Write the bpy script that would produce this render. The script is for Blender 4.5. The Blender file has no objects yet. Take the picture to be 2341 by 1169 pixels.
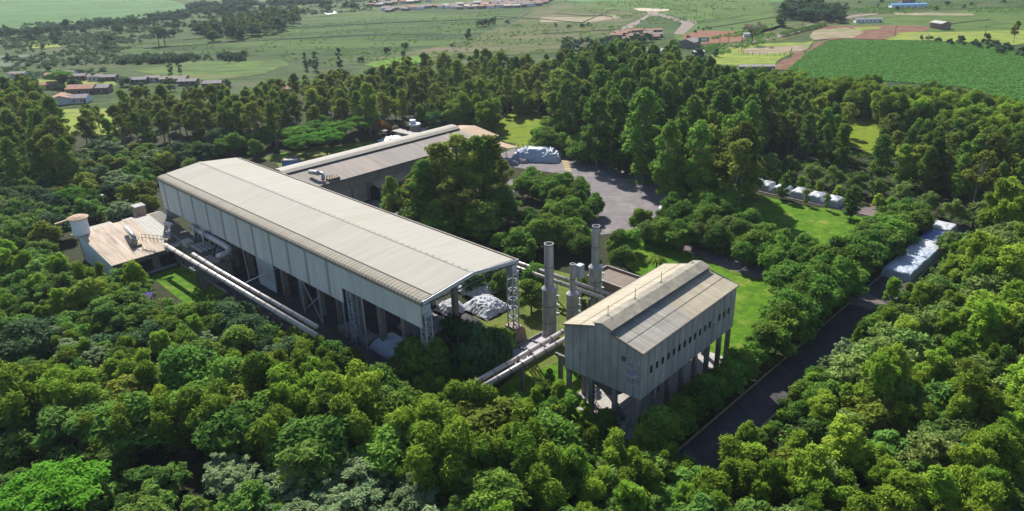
import bpy, bmesh, math, random
import numpy as np
from mathutils import Vector, Matrix, noise

# ------------------------------------------------------------------ camera, sky, sun, exposure
SC = bpy.context.scene
COL = SC.collection
CH = 81.0                                   # flying height of the drone
PIT, ROLL, F = math.radians(23.54), math.radians(1.65), 1700.0
cp, sp, cr, sr = math.cos(PIT), math.sin(PIT), math.cos(ROLL), math.sin(ROLL)
cam = bpy.data.cameras.new('camera')
co = bpy.data.objects.new('camera', cam); COL.objects.link(co)
cam.lens = 36.0 * F / 2341.0; cam.clip_start = 1.0; cam.clip_end = 12000.0
Rv, Uv, Dv = (cr, -sr*sp, -sr*cp), (sr, cr*sp, cr*cp), (0, cp, -sp)
co.matrix_world = Matrix(((Rv[0], Uv[0], -Dv[0], 0), (Rv[1], Uv[1], -Dv[1], 0), (Rv[2], Uv[2], -Dv[2], CH), (0, 0, 0, 1)))
SC.camera = co
SUN_AZ, SUN_EL = math.radians(108), math.radians(42)
world = bpy.data.worlds.new('World'); SC.world = world; world.use_nodes = True
wn = world.node_tree.nodes; wl_ = world.node_tree.links
sky = wn.new('ShaderNodeTexSky'); sky.sky_type = 'NISHITA'; sky.sun_disc = False
sky.sun_elevation = SUN_EL; sky.sun_rotation = math.radians(90) - SUN_AZ; sky.altitude = 700
sky.air_density = 1.0; sky.dust_density = 1.0
wl_.new(sky.outputs[0], wn['Background'].inputs[0]); wn['Background'].inputs[1].default_value = 0.088
sd = bpy.data.lights.new('sun', 'SUN'); sd.energy = 5.0; sd.angle = math.radians(0.5); sd.color = (1.0, 0.95, 0.86)
so = bpy.data.objects.new('sun', sd); COL.objects.link(so)
sv = Vector((math.cos(SUN_EL)*math.cos(SUN_AZ), math.cos(SUN_EL)*math.sin(SUN_AZ), math.sin(SUN_EL)))
so.rotation_euler = sv.to_track_quat('Z', 'Y').to_euler(); so.location = (0, 0, 200)
SC.view_settings.view_transform = 'Standard'; SC.view_settings.look = 'None'
SC.view_settings.exposure = 1.1; SC.view_settings.gamma = 1.0
SC.cycles.max_bounces = 6; SC.cycles.diffuse_bounces = 3; SC.cycles.transmission_bounces = 4
SC.cycles.transparent_max_bounces = 4; SC.cycles.volume_bounces = 0

# ------------------------------------------------------------------ measuring helpers (photo survey -> metres on the ground)
def at(px, py, z=0.0):
    r = (px - 1170.5)/F; u = -(py - 584.5)/F
    r0 = r*cr + u*sr; u0 = -r*sr + u*cr
    d = (r0, cp + u0*sp, -sp + u0*cp); t = (z - CH)/d[2]
    return (d[0]*t, d[1]*t, z)
def pj(x, y, z):
    z -= CH; d = y*cp - z*sp; u = y*sp + z*cp
    if d < 1: return (-9999, -9999)
    return (1170.5 + F*(x*cr - u*sr)/d, 584.5 - F*(x*sr + u*cr)/d)
def inpoly(p, poly):
    x, y = p; c = False; j = len(poly) - 1
    for i in range(len(poly)):
        xi, yi = poly[i]; xj, yj = poly[j]
        if (yi > y) != (yj > y) and x < (xj - xi)*(y - yi)/(yj - yi) + xi: c = not c
        j = i
    return c
# two local frames: M = long warehouse (x along its length, y away from b), S = shed on stilts
FR = {'W': (0, 0, 0.0), 'M': (-17.19, 122.34, 2.36), 'S': (20.76, 104.79, 0.82)}
def w2m(x, y):
    ox, oy, yw = FR['M']; c, s = math.cos(yw), math.sin(yw); dx, dy = x-ox, y-oy
    return dx*c + dy*s, -(-dx*s + dy*c)
def m2w(a, b, z=0.0):
    ox, oy, yw = FR['M']; c, s = math.cos(yw), math.sin(yw)
    return (ox + a*c + b*s, oy + a*s - b*c, z)

# ------------------------------------------------------------------ object helpers
def tag(o, label=None, cat=None, group=None, kind=None):
    if label: o['label'] = label
    if cat: o['category'] = cat
    if group: o['group'] = group
    if kind: o['kind'] = kind
    return o
class Thing:
    def __init__(s, name, frame, base, label, cat, group=None):
        ox, oy, yw = FR[frame]; c, sn = math.cos(yw), math.sin(yw)
        s.frame = frame; s.base = base
        lx, ly = (base[0], -base[1]) if frame == 'M' else (base[0], base[1])
        s.off = (lx, ly, base[2])
        s.o = bpy.data.objects.new(name, None); COL.objects.link(s.o)
        s.o.location = (ox + lx*c - ly*sn, oy + lx*sn + ly*c, base[2]); s.o.rotation_euler = (0, 0, yw)
        s.o.empty_display_size = 0.5
        tag(s.o, label, cat, group)
class MB:
    """mesh builder; points in the frame of its thing ((a, b, z) for M)"""
    def __init__(s): s.v = []; s.f = []
    def poly(s, pts):
        n = len(s.v); s.v += [tuple(p) for p in pts]; s.f.append(tuple(range(n, n+len(pts)))); return s
    def mesh(s, vs, fs):
        n = len(s.v); s.v += [tuple(p) for p in vs]; s.f += [tuple(i+n for i in f) for f in fs]; return s
    def box(s, x0, x1, y0, y1, z0, z1):
        return s.hexa([(x0,y0,z0),(x1,y0,z0),(x1,y1,z0),(x0,y1,z0)], [(x0,y0,z1),(x1,y0,z1),(x1,y1,z1),(x0,y1,z1)])
    def hexa(s, lo, hi):
        k = len(lo)
        return s.mesh(lo+hi, [tuple(reversed(range(k))), tuple(range(k, 2*k))] + [(i, (i+1) % k, k+(i+1) % k, k+i) for i in range(k)])
    def bar(s, p, q, w, h=None):
        p, q = Vector(p), Vector(q); h = h or w; d = (q-p).normalized()
        u = d.cross(Vector((0, 0, 1)));
        if u.length < 1e-3: u = Vector((1, 0, 0))
        u.normalize(); v = u.cross(d)
        r = [(-w/2, -h/2), (w/2, -h/2), (w/2, h/2), (-w/2, h/2)]
        return s.hexa([tuple(p+u*a+v*b) for a, b in r], [tuple(q+u*a+v*b) for a, b in r])
    def tube(s, pts, rad, n=12, cap=True):
        pts = [Vector(p) for p in pts]; rings = []; rads = rad if isinstance(rad, (list, tuple)) else [rad]*len(pts)
        up = None
        for i, p in enumerate(pts):
            d = (pts[min(i+1, len(pts)-1)] - pts[max(i-1, 0)]).normalized()
            if up is None:
                up = Vector((0, 0, 1)) if abs(d.z) < .9 else Vector((1, 0, 0))
            u = d.cross(up).normalized(); v = u.cross(d).normalized(); up = v
            rings.append([tuple(p + (u*math.cos(2*math.pi*k/n) + v*math.sin(2*math.pi*k/n))*rads[i]) for k in range(n)])
        vs = [q for r in rings for q in r]; fs = []
        for i in range(len(rings)-1):
            for k in range(n):
                k2 = (k+1) % n; fs.append((i*n+k, i*n+k2, (i+1)*n+k2, (i+1)*n+k))
        if cap: fs += [tuple(reversed(range(n))), tuple(range((len(rings)-1)*n, len(rings)*n))]
        return s.mesh(vs, fs)
    def lathe(s, cx, cy, prof, n=20):
        vs = [(cx + r*math.cos(2*math.pi*k/n), cy + r*math.sin(2*math.pi*k/n), z) for r, z in prof for k in range(n)]
        fs = [(i*n+k, i*n+(k+1) % n, (i+1)*n+(k+1) % n, (i+1)*n+k) for i in range(len(prof)-1) for k in range(n)]
        return s.mesh(vs, fs)
    def build(s, name, mat, parent=None, frame=None, smooth=False, label=None):
        if isinstance(parent, Thing): fr, off, par = parent.frame, parent.off, parent.o
        elif parent is not None: fr, off, par = parent['_fr'], parent['_off'], parent
        else: fr, off, par = frame or 'W', (0, 0, 0), None
        sg = -1 if fr == 'M' else 1
        me = bpy.data.meshes.new(name)
        me.from_pydata([(x-off[0], sg*y-off[1], z-off[2]) for x, y, z in s.v], [], s.f if sg == 1 else [tuple(reversed(f)) for f in s.f])
        me.validate(); me.update()
        if mat: me.materials.append(mat)
        if smooth:
            me.shade_smooth()
        o = bpy.data.objects.new(name, me); COL.objects.link(o)
        if par:
            o.parent = par
        else:
            ox, oy, yw = FR[fr]; o.location = (ox, oy, 0); o.rotation_euler = (0, 0, yw)
        if label: o['label'] = label
        o['_fr'] = fr; o['_off'] = off
        return o

# ------------------------------------------------------------------ materials
KEEP = ('lawn', 'meadow', 'crop', 'cane', 'field', 'pasture', 'scrub', 'distant', 'floor', 'soil', 'hedge')
def mat(name, c1, c2=None, scale=1.0, rough=.8, metal=0.0, bump=0.0, bscale=None, detail=6, stretch=(1, 1, 1), c3=None, s3=.1, f3=.5, lo=.35, hi=.65, bdist=.1, stripe=None, panel=None, streak=0):
    g = .66 if any(w in name for w in ('distant', 'field', 'scrub_', 'green_pasture')) and name != 'crop_field' else .86 if any(w in name for w in KEEP) else .54 if 'roof' in name or 'ridge' in name or 'tarp' in name else .66
    if g < .7 and 'field' in name or name in ('pasture', 'green_pasture', 'scrub_ground'): lo, hi = .44, .56
    c1 = tuple(v*g for v in c1); c2 = c2 and tuple(v*g for v in c2); c3 = c3 and tuple(v*g for v in c3); stripe = stripe and (stripe[0], stripe[1], tuple(v*g for v in stripe[2]), stripe[3])
    m = bpy.data.materials.new(name); m.use_nodes = True; nt = m.node_tree; N = nt.nodes; L = nt.links
    b = N['Principled BSDF']; b.inputs['Roughness'].default_value = rough; b.inputs['Metallic'].default_value = metal
    b.inputs['Specular IOR Level'].default_value = .3 if rough < .55 else .1
    tc = N.new('ShaderNodeTexCoord'); mp = N.new('ShaderNodeMapping'); mp.inputs['Scale'].default_value = stretch
    L.new(tc.outputs['Object'], mp.inputs[0])
    def nz(sc, det=detail):
        n = N.new('ShaderNodeTexNoise'); n.inputs['Scale'].default_value = sc; n.inputs['Detail'].default_value = det
        n.inputs['Roughness'].default_value = .65; L.new(mp.outputs[0], n.inputs['Vector']); return n
    def ramp(src, a, bb):
        r = N.new('ShaderNodeMapRange'); r.inputs[1].default_value = a; r.inputs[2].default_value = bb; L.new(src, r.inputs[0]); return r.outputs[0]
    def mix(f, A, B):
        x = N.new('ShaderNodeMix'); x.data_type = 'RGBA'
        L.new(f, x.inputs[0])
        for i, q in ((6, A), (7, B)):
            if isinstance(q, tuple): x.inputs[i].default_value = (*q, 1)
            else: L.new(q, x.inputs[i])
        return x.outputs[2]
    out = c1
    if c2: out = mix(ramp(nz(scale).outputs[0], lo, hi), c1, c2)
    if c3:
        out = mix(ramp(nz(s3, 4).outputs[0], f3, f3+.15), out, c3)
    def scaled(src, f):
        v = N.new('ShaderNodeVectorMath'); v.operation = 'SCALE'
        if isinstance(src, tuple): v.inputs[0].default_value = src
        else: L.new(src, v.inputs[0])
        L.new(f, v.inputs['Scale']); return v.outputs[0]
    if panel:                                    # (axis, width, amount): every sheet weathered its own way
        ax, per, am = panel
        sx = N.new('ShaderNodeSeparateXYZ'); L.new(tc.outputs['Object'], sx.inputs[0])
        dv = N.new('ShaderNodeMath'); dv.operation = 'DIVIDE'; dv.inputs[1].default_value = per; L.new(sx.outputs[ax], dv.inputs[0])
        fl = N.new('ShaderNodeMath'); fl.operation = 'FLOOR'; L.new(dv.outputs[0], fl.inputs[0])
        wnz = N.new('ShaderNodeTexWhiteNoise'); wnz.noise_dimensions = '1D'; L.new(fl.outputs[0], wnz.inputs['W'])
        mr = N.new('ShaderNodeMapRange'); mr.inputs[3].default_value = 1-am; mr.inputs[4].default_value = 1+am*.6; L.new(wnz.outputs['Value'], mr.inputs[0])
        out = scaled(out, mr.outputs[0])
    if streak:                                   # rain and rust runs: noise drawn out down the slope
        ax = panel[0] if panel else 0; m3 = N.new('ShaderNodeMapping'); sc3 = [.12, .12, .12]; sc3[ax] = 2.6; m3.inputs['Scale'].default_value = sc3
        L.new(tc.outputs['Object'], m3.inputs[0]); n3 = N.new('ShaderNodeTexNoise'); n3.inputs['Scale'].default_value = 1.0; n3.inputs['Detail'].default_value = 5; L.new(m3.outputs[0], n3.inputs['Vector'])
        mr = N.new('ShaderNodeMapRange'); mr.inputs[1].default_value = .38; mr.inputs[2].default_value = .62; mr.inputs[3].default_value = 1-streak; mr.inputs[4].default_value = 1+streak*.3; L.new(n3.outputs[0], mr.inputs[0])
        out = scaled(out, mr.outputs[0])
    if stripe:                                   # (axis, period, colour, width)
        ax, per, sc, wd = stripe
        sx = N.new('ShaderNodeSeparateXYZ'); L.new(tc.outputs['Object'], sx.inputs[0])
        mt = N.new('ShaderNodeMath'); mt.operation = 'PINGPONG'; mt.inputs[1].default_value = per/2; L.new(sx.outputs[ax], mt.inputs[0])
        lt = N.new('ShaderNodeMath'); lt.operation = 'LESS_THAN'; lt.inputs[1].default_value = wd/2; L.new(mt.outputs[0], lt.inputs[0])
        out = mix(lt.outputs[0], out, sc)
    if isinstance(out, tuple): b.inputs['Base Color'].default_value = (*out, 1)
    else: L.new(out, b.inputs['Base Color'])
    if bump:
        bp = N.new('ShaderNodeBump'); bp.inputs['Strength'].default_value = bump; bp.inputs['Distance'].default_value = bdist
        L.new(nz(bscale or scale*3).outputs[0], bp.inputs['Height']); L.new(bp.outputs[0], b.inputs['Normal'])
    return m
def leafmat(name, dark, light, trans=.3, hue=.5, tone=.5):
    m = bpy.data.materials.new(name); m.use_nodes = True; nt = m.node_tree; N = nt.nodes; L = nt.links
    b = N['Principled BSDF']; b.inputs['Roughness'].default_value = .8; b.inputs['Specular IOR Level'].default_value = .06
    at_ = N.new('ShaderNodeAttribute'); at_.attribute_name = 'tone'
    oi = N.new('ShaderNodeObjectInfo')
    ad = N.new('ShaderNodeMath'); ad.operation = 'MULTIPLY_ADD'; ad.inputs[1].default_value = tone; L.new(at_.outputs['Fac'], ad.inputs[0])
    m2 = N.new('ShaderNodeMath'); m2.operation = 'MULTIPLY'; m2.inputs[1].default_value = 1-tone; L.new(oi.outputs['Random'], m2.inputs[0]); L.new(m2.outputs[0], ad.inputs[2])
    mx = N.new('ShaderNodeMix'); mx.data_type = 'RGBA'; mx.inputs[6].default_value = (*dark, 1); mx.inputs[7].default_value = (*light, 1)
    L.new(ad.outputs[0], mx.inputs[0])
    hs = N.new('ShaderNodeHueSaturation'); L.new(mx.outputs[2], hs.inputs['Color'])
    r2 = N.new('ShaderNodeMath'); r2.operation = 'FRACT'
    r3 = N.new('ShaderNodeMath'); r3.operation = 'MULTIPLY'; r3.inputs[1].default_value = 7.31; L.new(oi.outputs['Random'], r3.inputs[0]); L.new(r3.outputs[0], r2.inputs[0])
    mr = N.new('ShaderNodeMapRange'); mr.inputs[3].default_value = .5-.016*hue; mr.inputs[4].default_value = .5+.03*hue; L.new(r2.outputs[0], mr.inputs[0]); L.new(mr.outputs[0], hs.inputs['Hue'])
    r4 = N.new('ShaderNodeMath'); r4.operation = 'MULTIPLY'; r4.inputs[1].default_value = 3.77; L.new(oi.outputs['Random'], r4.inputs[0])
    r5 = N.new('ShaderNodeMath'); r5.operation = 'FRACT'; L.new(r4.outputs[0], r5.inputs[0])
    mv = N.new('ShaderNodeMapRange'); mv.inputs[3].default_value = .75; mv.inputs[4].default_value = 1.3; L.new(r5.outputs[0], mv.inputs[0]); L.new(mv.outputs[0], hs.inputs['Value'])
    L.new(hs.outputs[0], b.inputs['Base Color'])
    tr = N.new('ShaderNodeBsdfTranslucent'); L.new(hs.outputs[0], tr.inputs[0])
    ms = N.new('ShaderNodeMixShader'); ms.inputs[0].default_value = trans*1.4
    L.new(b.outputs[0], ms.inputs[1]); L.new(tr.outputs[0], ms.inputs[2]); L.new(ms.outputs[0], N['Material Output'].inputs[0])
    return m
M = {}
M['roof'] = mat('roof_sheet', (.56,.53,.465), (.51,.48,.415), .25, .85, bump=.15, bscale=3, stretch=(2.2,.25,1), c3=(.49,.45,.37), s3=.035, f3=.56, stripe=(0, 1.05, (.48,.45,.385), .14), panel=(0, 1.05, .025), streak=.07)
M['roof_edge'] = mat('roof_edge_sheet', (.45,.41,.34), (.35,.31,.25), .5, .8, stretch=(2,.4,1), c3=(.28,.25,.2), s3=.1, f3=.55, stripe=(0, 1.05, (.24,.21,.17), .3))
M['gutter'] = mat('gutter', (.05,.045,.045), (.08,.075,.07), 1)
M['ridge'] = mat('ridge_cap', (.53,.5,.44), (.46,.43,.38), .7)
M['clad'] = mat('wall_cladding', (.74,.74,.72), (.66,.66,.64), .4, .8, bump=.1, stretch=(1.6,1,.3), c3=(.58,.58,.56), s3=.09, f3=.56, stripe=(0, .8, (.65,.65,.63), .12), panel=(0, 4.0, .05), streak=.16)
M['joint'] = mat('joint_strip', (.36,.37,.34), (.44,.44,.41), 1.0)
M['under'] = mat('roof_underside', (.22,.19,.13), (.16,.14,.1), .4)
M['concrete'] = mat('concrete', (.30,.28,.25), (.20,.19,.17), .5, .9, c3=(.14,.13,.12), s3=.3, f3=.58, bump=.2)
M['concrete_light'] = mat('concrete_light', (.50,.47,.44), (.36,.34,.32), .5, .9, c3=(.24,.22,.22), s3=.25, f3=.56)
M['steel'] = mat('painted_steel', (.52,.55,.6), (.36,.38,.42), 1.2, .5)
M['steel_dark'] = mat('dark_steel', (.11,.12,.14), (.17,.17,.18), 1)
M['galv'] = mat('galvanised_stack', (.52,.505,.51), (.34,.33,.335), 1.1, .45, .35, stretch=(1,1,.25), bump=.1, c3=(.2,.16,.13), s3=.35, f3=.62)
M['pipe'] = mat('pipe_jacket', (.60,.54,.50), (.46,.41,.38), .5, .45, .35, c3=(.36,.29,.26), s3=.2, f3=.6)
M['band'] = mat('pipe_band', (.12,.11,.11), (.2,.19,.18), 2)
M['wing_roof'] = mat('wing_roof_sheet', (.42,.37,.34), (.35,.31,.28), .3, .8, stretch=(.3,2,1), c3=(.47,.40,.34), s3=.04, f3=.5, stripe=(1, 1.1, (.31,.27,.245), .22), panel=(1, 1.1, .1), streak=.15)
M['wing_tan'] = mat('tan_sheet', (.50,.36,.245), (.42,.30,.205), .3, .75, c3=(.35,.26,.18), s3=.1, f3=.57, stripe=(1, 1.1, (.36,.26,.18), .25))
M['wing_monitor'] = mat('pale_ridge_cover', (.50,.46,.39), (.42,.385,.33), .4, .65)
M['wing_wall'] = mat('wing_wall', (.34,.31,.26), (.26,.24,.2), .4, c3=(.25,.16,.1), s3=.15, f3=.62, stripe=(1, 2.0, (.2,.18,.15), .15))
M['brown_roof'] = mat('brown_roof_sheet', (.80,.66,.52), (.68,.55,.43), .3, .85, stretch=(.5,2,1), c3=(.48,.37,.29), s3=.3, f3=.56, panel=(1, 1.0, .12), streak=.3, stripe=(1, 1.0, (.62,.5,.4), .2))
M['white_roof'] = mat('white_roof_sheet', (.62,.60,.55), (.5,.48,.43), .4, .7, stripe=(1, 1.0, (.44,.42,.38), .22))
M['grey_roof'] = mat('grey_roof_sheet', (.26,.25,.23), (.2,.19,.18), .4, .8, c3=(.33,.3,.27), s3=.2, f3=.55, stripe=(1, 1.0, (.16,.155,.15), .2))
M['shed_wall'] = mat('shed_cladding', (.47,.45,.44), (.34,.325,.32), .35, .8, stretch=(1,1,.35), c3=(.29,.29,.285), s3=.3, f3=.58, bump=.2, panel=(0, 2.0, .10), streak=.2)
M['shed_joint'] = mat('shed_joint', (.24,.24,.245), (.31,.31,.31), 1)
M['shed_roof_y'] = mat('cream_roof_sheet', (.63,.56,.42), (.54,.47,.35), .5, .65, stretch=(.3,1.6,1), c3=(.42,.36,.28), s3=.2, f3=.6, stripe=(0, .9, (.47,.41,.31), .18), panel=(0, .9, .08), streak=.22)
M['shed_roof_g'] = mat('grey_cream_roof', (.52,.49,.43), (.40,.37,.32), .4, .65, stretch=(.3,1.6,1), c3=(.42,.31,.21), s3=.15, f3=.57, stripe=(0, .9, (.36,.34,.30), .18), panel=(0, .9, .1), streak=.25)
M['monitor_roof'] = mat('monitor_roof_sheet', (.36,.33,.27), (.26,.24,.2), .8, .7, c3=(.42,.39,.3), s3=.3, f3=.5)
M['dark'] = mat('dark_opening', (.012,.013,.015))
M['glass'] = mat('window_glass', (.03,.035,.04), rough=.15)
M['asphalt'] = mat('asphalt', (.23,.205,.215), (.175,.155,.163), .5, .95, bump=.3, bscale=6, c3=(.27,.24,.235), s3=.12, f3=.52)
M['dark_asphalt'] = mat('shade_asphalt', (.085,.08,.09), (.06,.057,.065), .5, .95, bump=.3, bscale=6, c3=(.12,.11,.11), s3=.2, f3=.54, streak=.2)  # darker asphalt: the tree shade on the avenue is put into its colour
M['path'] = mat('paving', (.20,.165,.165), (.15,.125,.125), .6, .95, c3=(.25,.2,.19), s3=.15, f3=.52)
M['kerb'] = mat('yellow_kerb', (.55,.40,.18), (.40,.30,.17), 1)
M['kerb_grey'] = mat('grey_kerb', (.36,.31,.27), (.26,.23,.2), 1)
M['yellow'] = mat('road_paint', (.60,.45,.16), (.45,.35,.16), 1.5)
M['lawn'] = mat('lawn', (.11,.23,.008), (.045,.125,.006), .35, .95, bump=1, bscale=2.5, c3=(.22,.25,.04), s3=.16, f3=.53, bdist=.6)
M['lawn_dark'] = mat('dry_lawn', (.13,.16,.03), (.07,.10,.02), .3, .95, bump=.8, bscale=2, c3=(.18,.15,.07), s3=.15, f3=.58, bdist=.4)
M['meadow'] = mat('meadow', (.20,.26,.015), (.12,.18,.012), .25, .95, bump=1, bscale=1.2, stretch=(1,2.5,1), c3=(.085,.13,.015), s3=.1, f3=.53, bdist=.8)
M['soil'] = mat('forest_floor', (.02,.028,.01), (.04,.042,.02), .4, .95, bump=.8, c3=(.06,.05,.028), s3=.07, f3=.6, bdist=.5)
M['redsoil'] = mat('red_soil', (.21,.095,.06), (.14,.06,.038), .12, .95, bump=.6, c3=(.13,.15,.05), s3=.06, f3=.55, bdist=.5)
M['darksoil'] = mat('dark_soil', (.10,.048,.034), (.19,.095,.06), .12, .95, bump=.8, c3=(.10,.12,.04), s3=.06, f3=.56, bdist=.7)
M['palesoil'] = mat('pale_soil', (.33,.26,.19), (.17,.13,.08), .16, .95, bump=.8, stretch=(.5,1.6,1), c3=(.12,.15,.05), s3=.07, f3=.47, bdist=.6)
M['dirt_road'] = mat('dirt_road', (.29,.235,.2), (.22,.18,.15), .1, .95)
M['sand'] = mat('bare_sand', (.6,.5,.4), (.45,.36,.27), .1, .95)
M['crop'] = mat('crop_field', (.055,.19,.03), (.03,.13,.02), .35, .95, bump=1.0, bscale=.8, stretch=(1,1.6,1), c3=(.075,.20,.04), s3=.55, f3=.56, bdist=1.2)
M['cane'] = mat('distant_cane_field', (.075,.145,.022), (.028,.066,.013), .035, .95, bump=1.0, bscale=.2, stretch=(.3,1.8,1), c3=(.10,.17,.035), s3=.014, f3=.47, bdist=4)
M['cane_b'] = mat('distant_pale_field', (.09,.20,.05), (.06,.14,.035), .05, .95, bump=.8, bscale=.15, stretch=(.4,1.5,1), c3=(.10,.20,.08), s3=.01, f3=.5, bdist=3)
M['pasture'] = mat('pasture', (.20,.24,.035), (.12,.175,.025), .12, .95, bump=.8, bscale=.5, stretch=(.6,1.3,1), c3=(.21,.20,.06), s3=.035, f3=.53, bdist=1)
M['pasture_g'] = mat('green_pasture', (.10,.17,.024), (.05,.10,.016), .10, .95, bump=.8, bscale=.4, stretch=(.4,1.4,1), c3=(.15,.15,.055), s3=.02, f3=.55, bdist=1)
M['scrubland'] = mat('scrub_ground', (.07,.12,.025), (.032,.065,.016), .08, .95, bump=1, bscale=.3, stretch=(.5,1.5,1), c3=(.12,.13,.06), s3=.02, f3=.52, bdist=2)
M['mixed_field'] = mat('mixed_field', (.13,.15,.04), (.06,.09,.022), .09, .95, bump=1, bscale=.3, stretch=(.4,1.5,1), c3=(.19,.15,.1), s3=.018, f3=.52, bdist=2)
M['ditch'] = mat('dark_hedge_line', (.03,.055,.022), (.05,.08,.03), .3)
M['tarp'] = mat('white_tarp', (.72,.74,.78), (.58,.6,.65), .6, .45, bump=.5, bscale=1.2, bdist=.3)
M['tarp_blue'] = mat('pale_blue_tarp', (.50,.60,.76), (.66,.72,.8), .35, .4, bump=.8, bscale=.9, bdist=.4)
M['tarp_deep'] = mat('blue_tarp', (.10,.13,.5), (.3,.36,.66), .3, .45, bump=.6, bscale=.9, bdist=.3)
M['tarp_grey'] = mat('grey_sacks', (.42,.40,.42), (.28,.26,.28), .7, .7, bump=1, bscale=1.1, bdist=.5)
M['sacks'] = mat('pale_sacks', (.66,.68,.74), (.44,.45,.5), .9, .7, bump=.7, bscale=1.6, bdist=.3, c3=(.5,.5,.54), s3=.5, f3=.5)
M['purple'] = mat('purple_sheet', (.085,.045,.24), (.12,.06,.28), .8, .6)
M['tile'] = mat('clay_tile', (.52,.30,.22), (.42,.24,.17), .6, .9, stripe=(0, .5, (.22,.12,.085), .15))
M['tile_pale'] = mat('pale_roof', (.42,.36,.32), (.32,.27,.24), .5, .9)
M['tile_grey'] = mat('grey_fibre_roof', (.40,.36,.37), (.3,.28,.28), .5, .9)
M['whitewall'] = mat('white_wall', (.9,.92,.98), (.8,.82,.88), .5, .8)
M['brickwall'] = mat('brick_wall', (.36,.24,.19), (.28,.18,.15), 1, .9)
M['bluepaint'] = mat('blue_paint', (.12,.3,.58), (.16,.36,.62), 1, .6)
M['green_sign'] = mat('green_sign', (.03,.22,.13), (.04,.26,.15), 2, .5)
M['rust'] = mat('rusty_metal', (.27,.2,.13), (.17,.13,.09), 1.4, .7, .2, c3=(.35,.31,.2), s3=.6, f3=.55)
M['wood'] = mat('weathered_post', (.2,.17,.14), (.14,.12,.1), 2)
M['bark'] = mat('bark', (.13,.105,.08), (.085,.07,.055), 1.5, .9, stretch=(1,1,.2))
M['bark_pale'] = mat('pale_bark', (.34,.29,.24), (.2,.17,.14), .8, .85, stretch=(1,1,.3))
M['horse'] = mat('dark_coat', (.03,.022,.018), (.045,.03,.025), 2, .6)

# ------------------------------------------------------------------ the ground and everything laid flat on it
def sheet(name, pts, z, m, frame='px', label=None):
    if frame == 'px': P = [at(*p) for p in pts]
    elif frame == 'M': P = [m2w(*p) for p in pts]
    else: P = [(*p, 0) for p in pts]
    if name not in ('ground', 'forest_ground', 'yard', 'avenue', 'side_road', 'road_marking', 'warehouse_yard', 'shed_slab', 'garden_plot', 'courtyard', 'kerb', 'road_patch', 'dirt_road'):
        Q = []
        for p, q in zip(P, P[1:]+P[:1]):             # uneven, hand-made looking borders
            d = math.hypot(p[0], p[1]); n = max(1, int(math.dist(p[:2], q[:2])/(.02*d))); am = (.004 if name in ('crop_field', 'cane_field', 'pale_field') else .009)*d
            for i in range(min(n, 60)):
                t = i/n; x, y = p[0]+(q[0]-p[0])*t, p[1]+(q[1]-p[1])*t; w = min(1, 4*t*(1-t)+.3) if i else 0
                Q.append((x+am*w*noise.noise(Vector((x*.09, y*.09, 1.3))), y+am*2*w*noise.noise(Vector((x*.09, y*.09, 7.7)))))
        P = Q
    b = MB(); b.poly([(p[0], p[1], z) for p in P]); bm = bmesh.new()
    me = bpy.data.meshes.new(name); me.from_pydata(b.v, [], b.f); bm.from_mesh(me)
    if sum((b.v[i-1][0]*b.v[i][1] - b.v[i][0]*b.v[i-1][1]) for i in range(len(b.v))) < 0: bmesh.ops.reverse_faces(bm, faces=bm.faces)
    bmesh.ops.triangulate(bm, faces=bm.faces); bm.to_mesh(me); bm.free(); me.materials.append(m)
    o = bpy.data.objects.new(name, me); COL.objects.link(o); o['kind'] = 'structure'
    if label: o['label'] = label
    return o
sheet('ground', [(-3000, -400), (3000, -400), (3000, 4200), (-3000, 4200)], 0, M['scrubland'], 'W')
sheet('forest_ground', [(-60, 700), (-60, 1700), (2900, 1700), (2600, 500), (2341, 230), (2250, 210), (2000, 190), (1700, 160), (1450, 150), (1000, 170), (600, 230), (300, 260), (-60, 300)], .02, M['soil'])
# far fields
sheet('pale_field', [(-90, 85), (0, 72), (160, 56), (290, 48), (395, 34), (432, 18), (405, 4), (330, -8), (200, -20), (-120, -18)], .10, M['cane_b'])
sheet('cane_field', [(240, 112), (330, 96), (440, 88), (560, 72), (690, 42), (820, 28), (980, 24), (1100, 22), (1195, 16), (1200, 24), (1165, 48), (1120, 70), (1062, 96), (960, 112), (800, 128), (640, 134), (480, 126), (330, 128)], .10, M['cane'])
sheet('upper_field', [(700, 30), (830, 22), (1000, 20), (1200, 8), (1290, 2), (1290, -6), (1100, 0), (980, 8), (820, 18)], .08, M['pasture_g'])
sheet('mixed_field', [(1062, 98), (1170, 50), (1215, 22), (1290, 8), (1420, 18), (1470, 24), (1440, 50), (1400, 80), (1360, 110), (1250, 120), (900, 150), (800, 140)], .12, M['mixed_field'])
sheet('green_field', [(1300, 10), (1600, -8), (1760, -4), (1770, 26), (1590, 52), (1570, 46), (1500, 28), (1400, 24)], .14, M['pasture_g'])
sheet('top_field', [(1290, 2), (1500, -25), (1800, -25), (1800, 6), (1600, 8), (1400, 10)], .12, M['cane_b'])
sheet('roadside_field', [(1590, 56), (1770, 28), (1800, 60), (1720, 84), (1640, 100), (1560, 100), (1540, 84)], .14, M['pasture_g'])
sheet('brown_plot', [(1460, 26), (1500, 24), (1510, 36), (1470, 42), (1430, 40)], .16, M['mixed_field'])
sheet('brown_plot', [(1340, 40), (1400, 34), (1420, 42), (1350, 52), (1290, 50), (1235, 52), (1240, 40)], .16, M['palesoil'])
sheet('red_plot', [(1560, 82), (1600, 70), (1700, 72), (1715, 86), (1700, 96), (1600, 102), (1570, 98)], .18, M['redsoil'])
sheet('sand_plot', [(1448, 20), (1470, 19), (1530, 22), (1532, 25), (1500, 27), (1460, 25)], .2, M['sand'])
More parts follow.
